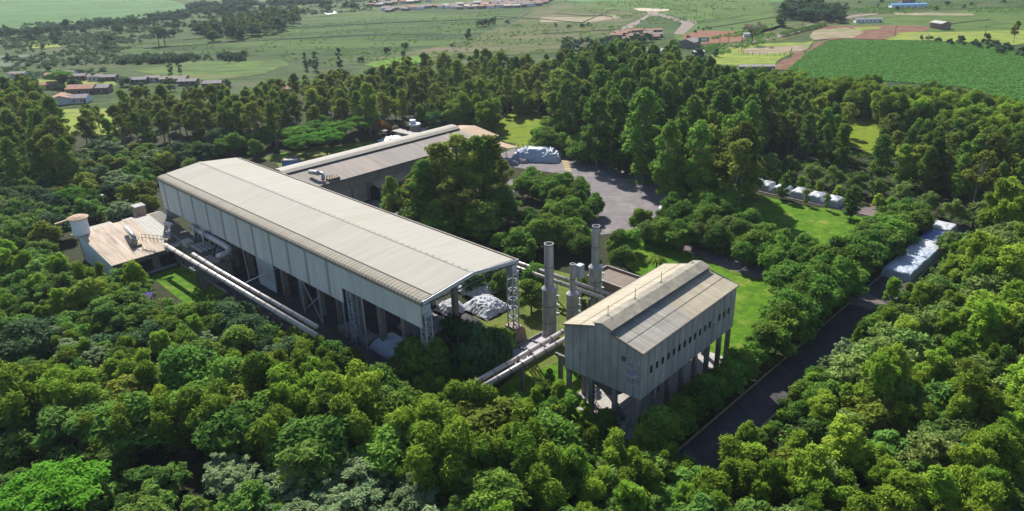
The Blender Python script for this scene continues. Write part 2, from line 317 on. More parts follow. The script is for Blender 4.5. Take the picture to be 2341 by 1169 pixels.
sheet('verge_field', [(1775, 60), (1900, 36), (1990, 30), (2010, 34), (1900, 60), (1780, 96), (1720, 104), (1660, 108), (1660, 100)], .14, M['mixed_field'])
sheet('dirt_road', [(1405, 80), (1424, 80), (1486, 37), (1505, 36), (1560, 54), (1575, 52), (1540, 40), (1495, 26), (1478, 26), (1482, 34), (1400, 74)], .22, M['dirt_road'])
sheet('dirt_road', [(1540, 78), (1562, 80), (1595, 52), (1575, 44), (1562, 52)], .24, M['dirt_road'])
sheet('dirt_road', [(1640, 114), (1664, 112), (1780, 88), (1880, 58), (1950, 40), (2006, 34), (2006, 31), (1940, 36), (1865, 52), (1768, 80), (1660, 104)], .24, M['dirt_road'])
sheet('pasture', [(1660, 106), (1862, 94), (1850, 108), (1800, 128), (1775, 142), (1770, 158), (1640, 150), (1620, 130)], .16, M['pasture'])
sheet('bare_paddock', [(1735, 108), (1855, 100), (1830, 118), (1720, 126), (1690, 118)], .2, M['palesoil'])
sheet('right_field', [(1900, 60), (2010, 33), (2341, 20), (2420, 30), (2420, 80), (2150, 100), (2000, 66)], .14, M['pasture_g'])
sheet('scrub_field', [(1990, 30), (2100, 26), (2341, 14), (2460, 10), (2400, -20), (2000, -10), (1900, 10)], .12, M['scrubland'])
sheet('sand_verge', [(2040, 30), (2220, 32), (2230, 36), (2140, 36), (2050, 34)], .2, M['palesoil'])
sheet('yellow_pasture', [(2024, 92), (2056, 74), (2180, 74), (2341, 70), (2480, 84), (2480, 130), (2341, 104), (2240, 98), (2100, 93)], .2, M['pasture'])
sheet('soil_works', [(1880, 62), (2000, 58), (2100, 58), (2128, 62), (2120, 72), (2056, 76), (2024, 91), (1900, 92), (1860, 88), (1868, 72)], .22, M['darksoil'])
sheet('rubble_ground', [(1862, 70), (1935, 64), (1975, 74), (1950, 88), (1860, 93), (1850, 84)], .25, M['palesoil'])
sheet('grass_strip', [(1950, 64), (2016, 62), (2012, 67), (1960, 71)], .27, M['pasture'])
sheet('crop_field', [(1893, 94), (2110, 95), (2250, 101), (2345, 122), (2600, 160), (2600, 330), (2341, 235), (2200, 200), (2000, 185), (1780, 172), (1840, 125)], .24, M['crop'])
sheet('dirt_track', [(1868, 97), (1893, 94), (1800, 162), (1772, 160), (1778, 146), (1810, 134)], .28, M['darksoil'])
sheet('left_meadow', [(60, 183), (260, 186), (268, 196), (180, 198), (90, 198)], .2, M['pasture'])
sheet('left_yard', [(100, 252), (330, 250), (330, 285), (260, 310), (100, 310)], .2, M['pasture'])
sheet('left_yard', [(0, 300), (150, 290), (150, 326), (0, 330)], .22, M['palesoil'])
sheet('green_meadow', [(430, 142), (640, 138), (660, 150), (600, 170), (480, 185), (380, 176), (300, 162)], .16, M['pasture_g'])
sheet('green_meadow', [(830, 148), (920, 130), (1000, 128), (940, 150), (880, 158)], .2, M['lawn'])
sheet('marsh_field', [(0, 128), (110, 128), (120, 146), (20, 154), (0, 152)], .2, M['ditch'])
sheet('scrub_clearing', [(40, 92), (130, 96), (140, 108), (60, 112)], .2, M['pasture'])
sheet('pond', [(735, 30), (765, 26), (775, 30), (750, 34)], .3, M['tarp'])
# plant grounds
sheet('meadow', [(1110, 300), (1130, 262), (1240, 258), (1240, 345), (1160, 342), (1180, 330)], .06, M['meadow'])
sheet('glade', [(1900, 240), (2060, 255), (2341, 330), (2480, 420), (2341, 420), (1990, 352), (1870, 300)], .06, M['meadow'])
sheet('garden_lawn', [(600, 360), (700, 345), (720, 335), (880, 322), (890, 334), (800, 348), (730, 370), (640, 386)], .06, M['lawn_dark'])
sheet('garden_lawn', [(750, 347), (800, 336), (860, 326), (890, 330), (800, 342), (760, 352)], .10, M['lawn'])
sheet('garden_lawn', [(630, 354), (655, 348), (668, 362), (650, 368)], .10, M['lawn'])
sheet('yard', [(1145, 352), (1180, 338), (1260, 338), (1330, 352), (1480, 400), (1600, 452), (1600, 500), (1500, 525), (1350, 540), (1330, 480), (1300, 440), (1160, 440), (1160, 412), (1300, 410), (1260, 395), (1150, 380)], .10, M['asphalt'])
for i in range(6):
    x0, y0 = 1283+i*1.5, 368+i*4.2
    sheet('road_marking', [(x0+2, y0), (x0+17, y0+1.4), (x0+16, y0+3.4), (x0+1, y0+2)], .14, M['yellow'])
sheet('main_lawn', [(-48, 6), (-43.2, 15), (-43.2, 146), (46, 146), (42, 108), (20, 92), (8, 74), (-8, 62), (-10, 6)], .05, M['lawn'], 'M')
sheet('stack_lawn', [(8, 18), (-12, 18), (-12, 58), (24, 58), (20, 30)], .08, M['lawn_dark'], 'M')
sheet('garden_plot', [(96, -15), (96, -6.2), (70, -6.2), (70, -16)], .06, M['lawn'], 'M')
sheet('warehouse_yard', [(118, -4), (97, -6), (70, -6.4), (12, -6.4), (12, 26), (118, 26)], .10, M['dark_asphalt'], 'M')  # dark colour paints in the shade below the warehouse roof
sheet('courtyard', [(100, 26), (100, 60), (96, 62), (40, 44), (30, 26)], .07, M['asphalt'], 'M')
sheet('shed_slab', [(-23, 15), (-33, 12.5), (-39, 13), (-40, 48), (-21, 48)], .11, M['concrete_light'], 'M')
sheet('avenue', [(-46.3, 14), (-53.2, 14), (-53.2, 158), (-46.3, 158)], .12, M['dark_asphalt'], 'M')
sheet('side_road', [(48, 148.5), (-46.4, 148.5), (-46.4, 156.5), (48, 156.5)], .12, M['path'], 'M')
sheet('curved_path', [(1500, 530), (1549, 546), (1640, 576), (1720, 606), (1800, 640), (1950, 680), (1992, 690), (1992, 702), (1940, 696), (1790, 656), (1700, 626), (1620, 598), (1540, 563), (1490, 540)], .12, M['path'])
sheet('dry_verge', [(1500, 541), (1560, 566), (1640, 592), (1720, 622), (1790, 650), (1785, 656), (1700, 630), (1610, 596), (1520, 556)], .09, M['lawn_dark'])
sheet('road_patch', [(-46.4, 88), (-53, 88), (-53, 93), (-46.4, 97)], .15, M['path'], 'M')
def kerb(pts, m, label):
    b = MB()
    for p, q in zip(pts[:-1], pts[1:]): b.bar((*p, .1), (*q, .1), .35, .3)
    o = b.build('kerb', m, frame='M'); o['kind'] = 'structure'
kerb([(-46.1, 14), (-46.1, 88)], M['kerb'], ''); kerb([(-53.4, 14), (-53.4, 158)], M['kerb_grey'], '')
kerb([(48, 148.3), (-46, 148.3)], M['kerb_grey'], ''); kerb([(48, 156.7), (-46, 156.7)], M['kerb'], '')
kerb([(-46.1, 97), (-46.1, 148)], M['kerb_grey'], '')
# dark hedge lines between the distant plots
for pts in ([(330, 112), (520, 98), (760, 84), (1010, 78)], [(420, 92), (700, 62), (960, 50), (1150, 44)], [(2128, 64), (2200, 52), (2262, 46)], [(1240, 78), (1420, 68)], [(1610, 66), (1700, 52), (1770, 40)], [(1150, 62), (1180, 46), (1215, 26)], [(1130, 38), (1230, 44), (1330, 53)], [(1270, 32), (1330, 36), (1400, 38)], [(1330, 53), (1400, 22)]):
    b = MB()
    for p, q in zip(pts[:-1], pts[1:]): b.bar((*at(*p)[:2], .3), (*at(*q)[:2], .3), 1.5, .6)
    o = b.build('field_path', M['ditch']); o['kind'] = 'structure'

# ------------------------------------------------------------------ the long warehouse (frame M)
W = Thing('warehouse', 'M', (0, 0, 0), 'long pale warehouse with low gable roof, open near end and high-set cladding on pillars', 'warehouse')
LEN, WID, ZE, ZR = 117.6, 25.5, 19.4, 20.75
def slope(b, lift=0):   # roof height across the warehouse
    return ZE + (ZR-ZE)*(1-abs(b-WID/2)/(WID/2)) + lift
def roofstrip(b0, b1, t, mt, name, a0=-.6, a1=LEN+.4, lift=0):
    m = MB(); n = 1
    lo = [(a0, b0, slope(b0, lift-t)), (a1, b0, slope(b0, lift-t)), (a1, b1, slope(b1, lift-t)), (a0, b1, slope(b1, lift-t))]
    hi = [(x, y, z+t) for x, y, z in lo]
    return m.hexa(lo, hi).build(name, mt, W)
roofstrip(2.55, WID/2, .25, M['roof'], 'roof_slope'); roofstrip(WID/2, 24.2, .25, M['roof'], 'roof_slope')
roofstrip(2.2, 2.55, .15, M['gutter'], 'gutter', lift=-.06); roofstrip(24.2, 24.5, .15, M['gutter'], 'gutter', lift=-.06)
# rounded eaves
for side in (0, 1):
    prof = [(2.2, slope(2.2)), (.9, slope(.9)), (.1, slope(.1)-.12), (-.25, ZE-.45), (-.3, ZE-1.0)]
    if side: prof = [(24.5 if i == 0 else WID-q[0], q[1]) for i, q in enumerate(prof)]
    m = MB()
    for (b0, z0), (b1, z1) in zip(prof[:-1], prof[1:]):
        m.hexa([(-.6, b0, z0-.12), (LEN+.4, b0, z0-.12), (LEN+.4, b1, z1-.12), (-.6, b1, z1-.12)], [(-.6, b0, z0), (LEN+.4, b0, z0), (LEN+.4, b1, z1), (-.6, b1, z1)])
    m.build('eave_strip', M['roof_edge'], W, smooth=False)
m = MB()
m.hexa([(-.6, 12.35, ZR-.02), (LEN+.4, 12.35, ZR-.02), (LEN+.4, 12.75, ZR+.03), (-.6, 12.75, ZR+.03)], [(-.6, 12.35, ZR+.03), (LEN+.4, 12.35, ZR+.03), (LEN+.4, 12.75, ZR+.09), (-.6, 12.75, ZR+.09)])
m.hexa([(-.6, 12.75, ZR+.03), (LEN+.4, 12.75, ZR+.03), (LEN+.4, 13.15, ZR-.02), (-.6, 13.15, ZR-.02)], [(-.6, 12.75, ZR+.09), (LEN+.4, 12.75, ZR+.09), (LEN+.4, 13.15, ZR+.03), (-.6, 13.15, ZR+.03)])
for i in range(58): m.box(1+i*2, 1.16+i*2, 12.45, 13.05, ZR+.09, ZR+.13)
m.build('ridge_cap', M['ridge'], W)
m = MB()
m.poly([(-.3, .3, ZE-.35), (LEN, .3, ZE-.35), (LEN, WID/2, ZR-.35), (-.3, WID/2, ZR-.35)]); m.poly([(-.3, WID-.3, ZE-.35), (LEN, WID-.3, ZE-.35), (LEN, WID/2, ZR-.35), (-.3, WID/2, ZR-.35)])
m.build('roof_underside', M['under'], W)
ZB, ZB2, AST = 9.9, 13.4, 26.4
MB().hexa([(AST, -.12, ZB), (LEN, -.12, ZB), (LEN, .12, ZB), (AST, .12, ZB)], [(AST, -.12, ZE-.9), (LEN, -.12, ZE-.9), (LEN, .12, ZE-.9), (AST, .12, ZE-.9)]).build('side_wall', M['clad'], W)
MB().box(0, AST-.01, -.12, .12, ZB2, ZE-.9).build('side_wall', M['clad'], W)
MB().box(40, LEN, WID-.12, WID+.12, 11, ZE-.9).build('side_wall', M['clad'], W)
m = MB(); m.hexa([(LEN-.1, .13, 6), (LEN+.1, .13, 6), (LEN+.1, WID-.13, 6), (LEN-.1, WID-.13, 6)], [(LEN-.1, .13, ZE-.5), (LEN+.1, .13, ZE-.5), (LEN+.1, WID-.13, ZE-.5), (LEN-.1, WID-.13, ZE-.5)]); m.build('end_wall', M['clad'], W)
for a in (114.3, 104.9, 96.3, 87.8, 79.4, 71.3, 63.5, 55.4, 47.4, 39.6, 31.2):
    MB().box(a-.45, a+.45, -.19, -.122, ZB+.02, ZE-.95).build('joint_strip', M['joint'], W)
# inner partition seen under the cladding, white plinth below it
MB().box(60.8, 69, 2.2, 2.5, 2.2, 11).build('inner_wall', M['clad'], W); MB().box(60.8, 69, 2.1, 2.4, .1, 2.19).build('plinth_wall', M['whitewall'], W)
for i, a in enumerate((106, 98, 91, 83.7, 75, 66.5, 58, 50, 41.7, 34, 26.2, 18, 10)):
    for b in ((3.4,) if a < 0 else (3.4, 23.6)):
        if b > 20 and a < 12: continue
        MB().box(a-.6, a+.6, b-.6, b+.6, 0, ZE-1 if b > 20 or a < 26 else 14).build('pillar', M['concrete'], W)
for a in (26.0, 17.5, 9.5):                     # roof trusses inside the open end
    m = MB()
    for p, q in (((a, .4, ZE-1.2), (a, WID-.4, ZE-1.2)), ((a, .4, ZE-.6), (a, WID/2, ZR-.6)), ((a, WID/2, ZR-.6), (a, WID-.4, ZE-.6))): m.bar(p, q, .25)
    m.build('roof_truss', M['steel_dark'], W)
m = MB()
fas = [(-.75, .0, ZE-.9), (-.75, WID/2, ZR-.75), (-.75, WID, ZE-.9)]
for p, q in zip(fas[:-1], fas[1:]): m.hexa([(-.9, p[1], p[2]), (-.6, p[1], p[2]), (-.6, q[1], q[2]), (-.9, q[1], q[2])], [(-.9, p[1], p[2]+.75), (-.6, p[1], p[2]+.75), (-.6, q[1], q[2]+.75), (-.9, q[1], q[2]+.75)])
m.build('gable_fascia', M['steel'], W)
m = MB(); m.bar((-.2, .5, 18.0), (-.2, WID-.5, 18.4), .22)
for i in range(12):
    b0 = 1+i*2; m.bar((-.2, b0, 18.0+b0*.016), (-.2, b0+1, slope(b0+1)-.8), .1); m.bar((-.2, b0+2, 18.0+b0*.016), (-.2, b0+1, slope(b0+1)-.8), .1)
m.build('gable_truss', M['steel_dark'], W)
def lattice(b0, b1, z0, z1, d=1.6, top=True, mtl='steel'):
    m = MB(); w = .22
    for x in (-.5, -.5+d):
        for y in (b0, b1): m.bar((x, y, z0), (x, y, z1), w)
    n = max(3, int((z1-z0)/1.9)); h = (z1-z0)/n
    for i in range(n):
        za, zb_ = z0+i*h, z0+(i+1)*h
        for x in (-.5, -.5+d):
            m.bar((x, b0, za), (x, b1, za), .13)
            m.bar((x, b0 if i % 2 else b1, za), (x, b1 if i % 2 else b0, zb_), .12)
        for y in (b0, b1):
            m.bar((-.5, y, za), (-.5+d, y, za), .13); m.bar((-.5 if i % 2 else -.5+d, y, za), (-.5+d if i % 2 else -.5, y, zb_), .12)
    if top: m.box(-.75, -.35+d, b0-.15, b1+.15, z1-.7, z1-.02)
    return m.build('lattice_column', M[mtl], W)
lattice(.55, 2.0, 10.4, 16.4); lattice(23.8, 25.4, 3.7, 16.6)
MB().box(-.6, 1.2, .1, 1.9, 16.42, ZE-1.2).build('column_head', M['steel'], W); MB().box(-.6, 1.2, 23.7, 25.2, 16.62, ZE-1.2).build('column_head', M['steel'], W)
MB().box(-.7, 1.4, .4, 2.2, 0, 10.38).build('pillar', M['concrete'], W)
m = MB(); m.hexa([(-1.8, 22.8, 0), (2.6, 22.8, 0), (2.6, 26.6, 0), (-1.8, 26.6, 0)], [(-1.4, 23.2, 3.3), (2.2, 23.2, 3.3), (2.2, 26.2, 3.3), (-1.4, 26.2, 3.3)]); m.box(-1.2, 2.0, 23.5, 25.9, 3.3, 3.68)
m.build('column_plinth', mat('tan_brick', (.42,.31,.24), (.32,.24,.19), 1, .9), W)
for a0 in (41.7, 24.5):                          # slender raking braces along the near side
    m = MB()
    for q in (a0+4.0, a0-3.6): MB().bar((q, 1.0, 9.9 if a0 > 30 else 13), (q, 1.0, 0), .28).build('slim_post', M['steel'], W)
    if a0 > 30: m.bar((a0+3.8, 1.0, 9.6), (a0-3.4, 1.0, .3), .22); m.bar((a0-3.4, 1.15, 7), (a0+3.8, 1.15, 1.2), .22); m.build('brace', M['steel'], W)
MB().tube([(26.2, 1, 13.4), (26.2, 1, 0)], .14, 6).build('slim_post', M['steel'], W)
m = MB()                                          # second lattice column at the step of the cladding
for x in (24.4, 25.9):
    for y in (.6, 1.9): m.bar((x, y, 0), (x, y, 13.4), .2)
for i in range(8):
    z0 = i*1.65
    for y in (.6, 1.9): m.bar((24.4 if i % 2 else 25.9, y, z0), (25.9 if i % 2 else 24.4, y, z0+1.65), .12); m.bar((24.4, y, z0), (25.9, y, z0), .12)
m.build('lattice_column', M['steel'], W)
MB().tube([(83, 1.4, 9.8), (83, 1.4, 0)], .14, 6).build('slim_post', M['steel'], W); MB().tube([(74, 1.4, 9.8), (73.2, 1.4, 0)], .2, 6).build('slim_post', M['steel'], W)

# ------------------------------------------------------------------ wing behind (frame M, runs along b at a ~ 100..121)
G = Thing('factory_wing', 'M', (110, 72, 0), 'low brown-roofed factory wing behind the long warehouse with a pale arched strip along its ridge', 'factory building')
A0, AM, A1, B0, B1 = 100.4, 112.6, 121.5, 27.5, 119.5
def zn(a): return 10 + (a-A0)*(2.0/(AM-A0))
m = MB(); m.hexa([(A0-.6, 37, zn(A0)-.35), (AM, 37, 11.65), (AM, 111.5, 11.65), (A0-.6, 111.5, zn(A0)-.35)], [(A0-.6, 37, zn(A0)-.05), (AM, 37, 11.95), (AM, 111.5, 11.95), (A0-.6, 111.5, zn(A0)-.05)])
m.hexa([(A0+5, B0, zn(A0+5)-.35), (AM, B0, 11.65), (AM, 36.99, 11.65), (A0+5, 36.99, zn(A0+5)-.35)], [(A0+5, B0, zn(A0+5)-.05), (AM, B0, 11.95), (AM, 36.99, 11.95), (A0+5, 36.99, zn(A0+5)-.05)])
m.build('roof_slope', M['wing_roof'], G)
m = MB(); m.hexa([(A0-.6, 111.5, zn(A0)-.35), (AM+.5, 111.5, 11.65), (AM+.5, B1+.4, 11.5), (A0-.6, B1+.4, zn(A0)-.35)], [(A0-.6, 111.5, zn(A0)-.05), (AM+.5, 111.5, 11.95), (AM+.5, B1+.4, 11.8), (A0-.6, B1+.4, zn(A0)-.05)])
m.hexa([(AM+.5, 111.5, 11.6), (A1, 111.5, 10.6), (A1, B1+.4, 10.4), (AM+.5, B1+.4, 11.5)], [(AM+.5, 111.5, 11.95), (A1, 111.5, 10.9), (A1, B1+.4, 10.7), (AM+.5, B1+.4, 11.8)])
m.build('end_roof', M['wing_tan'], G)
m = MB(); pr = [(AM-.2, 12.5), (AM+1.2, 13.15), (AM+3, 13.4), (AM+5, 13.2), (AM+7, 12.5), (A1, 11.2)]
for (a0, z0), (a1, z1) in zip(pr[:-1], pr[1:]):
    m.hexa([(a0, 36, z0-.2), (a1, 36, z1-.2), (a1, 111.4, z1-.2), (a0, 111.4, z0-.2)], [(a0, 36, z0), (a1, 36, z1), (a1, 111.4, z1), (a0, 111.4, z0)])
m.build('ridge_cover', M['wing_monitor'], G)
MB().box(AM, AM+.15, 36, 111.4, 11.7, 12.45).build('shadow_strip', M['dark'], G)  # near face of the cover, coloured near-black for its shadow line
MB().box(A0, A0+.3, 37, B1, 6.2, 9.9).build('cladding_wall', M['wing_wall'], G)
MB().box(A0+.8, A0+1.1, 37, B1, 0, 6.19).build('block_wall', M['concrete_light'], G)
MB().box(A1-.3, A1, 27.5, B1, 0, 10.5).build('rear_wall', M['concrete_light'], G)
m = MB(); m.hexa([(A0+.31, B1-.3, 0), (A1-.31, B1-.3, 0), (A1-.31, B1, 0), (A0+.31, B1, 0)], [(A0+.31, B1-.3, 9.7), (A1-.31, B1-.3, 10.3), (A1-.31, B1, 10.3), (A0+.31, B1, 9.7)]); m.build('end_wall', M['concrete_light'], G)
MB().box(A0-.75, A0-.6, 37, B1+.3, 9.55, 9.9).build('gutter', M['steel_dark'], G)
for b in range(41, 119, 6): MB().box(A0+.55, A0+.79, b, b+.4, 0, 6.1).build('wall_pilaster', M['concrete'], G)
for b in (60, 69, 78, 87, 96, 105): MB().box(A0+.7, A0+.79, b, b+4, 0, 4.4).build('loading_door', M['dark'], G)
m = MB(); m.hexa([(96.2, 60, 5.0), (A0-.01, 60, 6.3), (A0-.01, 112, 6.3), (96.2, 112, 5.0)], [(96.2, 60, 5.15), (A0-.01, 60, 6.5), (A0-.01, 112, 6.5), (96.2, 112, 5.15)])
m.build('canopy_roof', M['wing_tan'], G)
for b in range(61, 112, 7): MB().bar((96.5, b, 0), (96.5, b, 4.95), .25).build('canopy_post', M['steel'], G)
m = MB(); m.hexa([(95.5, 115, 5.3), (106, 115, 6.0), (106, 126, 5.0), (95.5, 126, 4.6)], [(95.5, 115, 5.5), (106, 115, 6.2), (106, 126, 5.2), (95.5, 126, 4.8)])
PO = Thing('porch', 'M', (101, 120.5, 0), 'flat tan porch roof at the far end of the brown wing beside the meadow', 'porch')
m = MB(); m.hexa([(95.5, 119.8, 5.5), (108, 119.8, 6.2), (108, 126, 5.2), (95.5, 126, 4.7)], [(95.5, 119.8, 5.7), (108, 119.8, 6.4), (108, 126, 5.4), (95.5, 126, 4.9)]); m.build('roof', M['wing_tan'], PO)
for a in (96, 102, 107.5): MB().bar((a, 125.5, 0), (a, 125.5, 4.75), .25).build('post', M['steel'], PO)
# blower on the wing roof
D = Thing('roof_blower', 'M', (102, 45, 10), 'grey elbow duct and rusty blower frame on the brown wing roof beside the long warehouse', 'blower')
MB().tube([(107.5, 42.5, 12.6), (105, 43, 12.7), (103.8, 43.5, 12.6)], .75, 12).build('duct', M['galv'], D, smooth=True)
MB().tube([(104.2, 43.6, 12.7), (103.2, 44.6, 12.3), (101.2, 43.2, 11.2)], .6, 12).build('elbow_duct', M['galv'], D, smooth=True)
m = MB()
for i in range(5): m.bar((100.5+i*.3, 44+i*1.1, 10.1), (101+i*.35, 44.5+i*1.1, 12.2-i*.2), .15); m.bar((101, 44+i*1.1, 10.3+.2*i), (101.5, 45.2+i, 12-.3*i), .12)
m.box(100.6, 102.6, 45, 49, 10.1, 10.9); m.build('motor_frame', M['rust'], D)

# ------------------------------------------------------------------ low brown-roofed workshop at the left
L = Thing('workshop', 'M', (108, -10, 0), 'low workshop with a weathered tan sheet roof at the left end of the warehouse', 'workshop')
def zl(a): return 5.2 + (a-97.5)*(2.9/23.5)
def lroof(b0, b1, mt, a0=97.5, a1=121.0):
    m = MB(); m.hexa([(a0, b0, zl(a0)-.2), (a1, b0, zl(a1)-.2), (a1, b1, zl(a1)-.2), (a0, b1, zl(a0)-.2)], [(a0, b0, zl(a0)), (a1, b0, zl(a1)), (a1, b1, zl(a1)), (a0, b1, zl(a0))]); m.build('roof_sheet', mt, L)
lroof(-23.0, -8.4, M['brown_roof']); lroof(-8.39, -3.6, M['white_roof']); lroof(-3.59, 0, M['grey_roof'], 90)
m = MB(); m.hexa([(121.01, -24.5, 7.9), (122.6, -24.5, 7.5), (122.6, -.2, 7.5), (121.01, -.2, 7.9)], [(121.01, -24.5, 8.12), (122.6, -24.5, 7.75), (122.6, -.2, 7.75), (121.01, -.2, 8.12)]); m.build('roof_ridge', M['brown_roof'], L)
m = MB(); m.hexa([(97.8, -22.9, 0), (121, -22.9, 0), (121, -22.6, 0), (97.8, -22.6, 0)], [(97.8, -22.9, 5.0), (121, -22.9, 7.8), (121, -22.6, 7.8), (97.8, -22.6, 5.0)]); m.build('gable_wall', M['whitewall'], L)
MB().box(98, 98.3, -22.5, -.2, 0, 4.98).build('front_wall', M['concrete'], L); MB().box(121.4, 121.7, -22.9, -.2, 0, 7.4).build('rear_wall', M['concrete'], L)
for b in (-17, -11): MB().box(97.85, 97.99, b, b+4, 0, 3.8).build('doorway', M['dark'], L)
MB().box(97.3, 97.5, -22, -6, 4.6, 4.9).build('gutter', M['rust'], L)
# dark lean-to with fan house between workshop and warehouse
K = Thing('lean_to', 'M', (91, -4, 0), 'shaded flat lean-to roofs packed against the warehouse wall beside the pipes', 'lean-to')
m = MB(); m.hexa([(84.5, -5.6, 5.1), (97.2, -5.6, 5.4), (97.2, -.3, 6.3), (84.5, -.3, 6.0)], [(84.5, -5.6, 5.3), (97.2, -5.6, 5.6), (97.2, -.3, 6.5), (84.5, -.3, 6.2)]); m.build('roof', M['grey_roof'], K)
MB().box(84.7, 97, -5.4, -5.1, 0, 5.08).build('wall', M['concrete'], K); MB().box(84.7, 85, -5.09, -.4, 0, 5.08).build('wall', M['concrete'], K)
m = MB()
for i in range(4): m.box(85.0, 91.5, -4.8+i*1.15, -4.1+i*1.15, 6.35, 6.75)
m.build('roof_rib', M['concrete_light'], K)
MB().box(92.5, 96, -5.2, -3.2, 5.7, 7.2).build('fan_house', M['white_roof'], K)
S_ = Thing('cooling_box', 'M', (80, -3.5, 0), 'square concrete cooling box with slatted top beside the silver pipes', 'cooling tower')
MB().box(77.6, 84.0, -5.6, -.5, 0, 5.4).build('box', M['concrete'], S_)
m = MB()
for i in range(6): m.box(77.7, 83.9, -5.4+i*.85, -4.95+i*.85, 5.42, 5.7)
m.build('top_slats', M['concrete_light'], S_)
for i, (a, b) in enumerate(((95, .0), (89.5, 0))):
    H = Thing('vent_hoop', 'M', (a, -1.5, 6), 'thin hooked vent pipe %s against the cladding above the lean-to' % ('farther one' if i == 0 else 'nearer one'), 'vent pipe', 'hooked vent pipes')
    MB().tube([(a, -.5, 9.9), (a, -.9, 10.2), (a-.6, -1.7, 10.3), (a-.9, -2.1, 9.8), (a-.9, -2.2, 8), (a-.9, -2.2, 6.1)], .24, 10).build('pipe', M['galv'], H, smooth=True)
Q = Thing('wall_duct', 'M', (86, -1.2, 8), 'thick grey duct running low along the warehouse cladding and turning down at its end', 'duct')
MB().tube([(98, -.9, 9.2), (90, -.95, 9.1), (78, -1.0, 9.0), (75.8, -1.2, 8.9), (74.7, -2.0, 8.6), (74.9, -3.4, 8.2), (76.2, -4.2, 7.7)], .8, 14).build('duct', M['galv'], Q, smooth=True)
for i in range(3): MB().tube([(82.6-i*2.2, -1.0, 8.6), (82.2-i*2.2, -2.4, 8.2), (82.2-i*2.2, -2.9, 5.6)], .3, 8).build('branch_duct', M['steel_dark'], Q, smooth=True)
for a in (95, 88, 81, 76): MB().bar((a, -.9, 8.4), (a, -.9, 6.2), .25).build('bracket', M['steel'], Q)
for nm, pts, lb in (('roof_duct', [(113.0, -12.9, 8.6), (107.5, -13.6, 8.7), (105.2, -13.9, 8.4), (104.8, -14.0, 6.8)], 'short silver duct with elbow lying on the tan workshop roof'),
                    ('roof_duct', [(108.5, -3.9, 8.5), (105.0, -3.2, 8.6), (103.5, -4.5, 8.5), (101.2, -6.1, 8.0), (100.6, -6.3, 6.4)], 'silver duct with two bends on the white part of the workshop roof')):
    Z = Thing(nm, 'M', pts[2], lb, 'duct', 'ducts on the workshop roof')
    MB().tube(pts, .62, 12).build('duct', M['galv'], Z, smooth=True)
    m = MB(); p = pts[3]
    for dx in (-1.2, .2, 1.4): m.bar((p[0]+dx, p[1]-1, 5.6), (p[0]+dx, p[1]+.8, 8.3), .14); m.bar((p[0]+dx, p[1]+1, 5.8), (p[0]-dx, p[1]-1, 8.3), .14)
    m.box(p[0]-1.4, p[0]+1.6, p[1]-1.2, p[1]+1.2, 6.0, 6.5)
    m.build('rusty_frame', M['rust'], Z)
CW = Thing('catwalk', 'M', (101, -9, 6.5), 'narrow rusty lattice catwalk crossing the tan workshop roof between two ducts', 'catwalk')
m = MB()
for p, q in (((103.8, -12.3, 8.2), (97.6, -8.6, 8.0)), ((102, -6.6, 8.4), (104.2, -2.2, 8.8)), ((101.2, -6.2, 8.2), (103.6, -1.8, 8.6))):
    m.bar(p, q, .5, .1); m.bar((p[0], p[1], p[2]+.9), (q[0], q[1], q[2]+.9), .1)
    for i in range(7):
        t = i/6; x, y, z = (p[k]+(q[k]-p[k])*t for k in range(3)); m.bar((x, y, z), (x, y, z+.9), .09); m.bar((x, y, z), (x+.1, y, z-1.2), .1)
m.build('walkway', M['rust'], CW)
SI = Thing('white_silo', 'M', (120.6, -22.0, 7.9), 'white round tank with a tan lid standing on the left end of the workshop roof', 'tank')
MB().lathe(120.6, -22.0, [(0, 7.9), (2.15, 7.9), (2.15, 12.4), (0, 12.4)], 24).build('tank', M['whitewall'], SI, smooth=False)
MB().lathe(120.6, -22.0, [(2.6, 12.41), (2.7, 12.6), (1.5, 13.1), (0, 13.3)], 24).build('lid', M['wing_tan'], SI)
MB().bar((121.8, -27.6, 11.9), (121.0, -24.3, 12.45), .9, .25).build('gangway', M['wing_tan'], SI)
TK = Thing('roof_tank', 'M', (124.2, -4.4, 0), 'square tan brick tank on legs just behind the workshop roof ridge', 'tank')
MB().box(123.2, 126.2, -6.2, -3.4, 6.5, 10.2).build('tank', mat('tank_brick', (.42,.31,.26), (.34,.25,.2), 1), TK); MB().box(123.0, 126.4, -6.4, -3.2, 10.21, 10.5).build('lid', M['concrete_light'], TK)
m = MB(); m.box(123.5, 126, -6, -3.6, 0, 6.49); m.build('base', M['concrete'], TK); MB().box(124, 127.5, -9.5, -6.41, 6.2, 6.5).build('side_slab', M['concrete_light'], TK)
AX = Thing('outbuilding', 'M', (125, -17, 0), 'small flat-roofed outbuilding with a pale slab roof behind the workshop ridge', 'outbuilding')
MB().box(123.6, 126.5, -20, -13, 0, 6.8).build('wall', M['concrete'], AX); MB().box(123.2, 126.9, -20.4, -12.6, 6.81, 7.1).build('roof', M['wing_monitor'], AX)
PS = Thing('purple_roof', 'W', (*at(318, 682)[:2], 0), 'small sloping purple sheet roof among the trees below the workshop', 'canopy')
x, y, _ = at(318, 684, 3.0)
m = MB(); m.hexa([(x-2.6, y-1.6, 2.6), (x+2.6, y-1.0, 2.8), (x+3.0, y+1.8, 3.9), (x-2.0, y+1.2, 3.7)], [(x-2.6, y-1.6, 2.7), (x+2.6, y-1.0, 2.9), (x+3.0, y+1.8, 4.0), (x-2.0, y+1.2, 3.8)]); m.build('sheet', M['purple'], PS)
m = MB()
for dx, dy, h in ((-2.3, -1.4, 2.6), (2.4, -.9, 2.8), (2.7, 1.6, 3.8), (-1.8, 1.1, 3.6)): m.bar((x+dx, y+dy, 0), (x+dx, y+dy, h), .15)
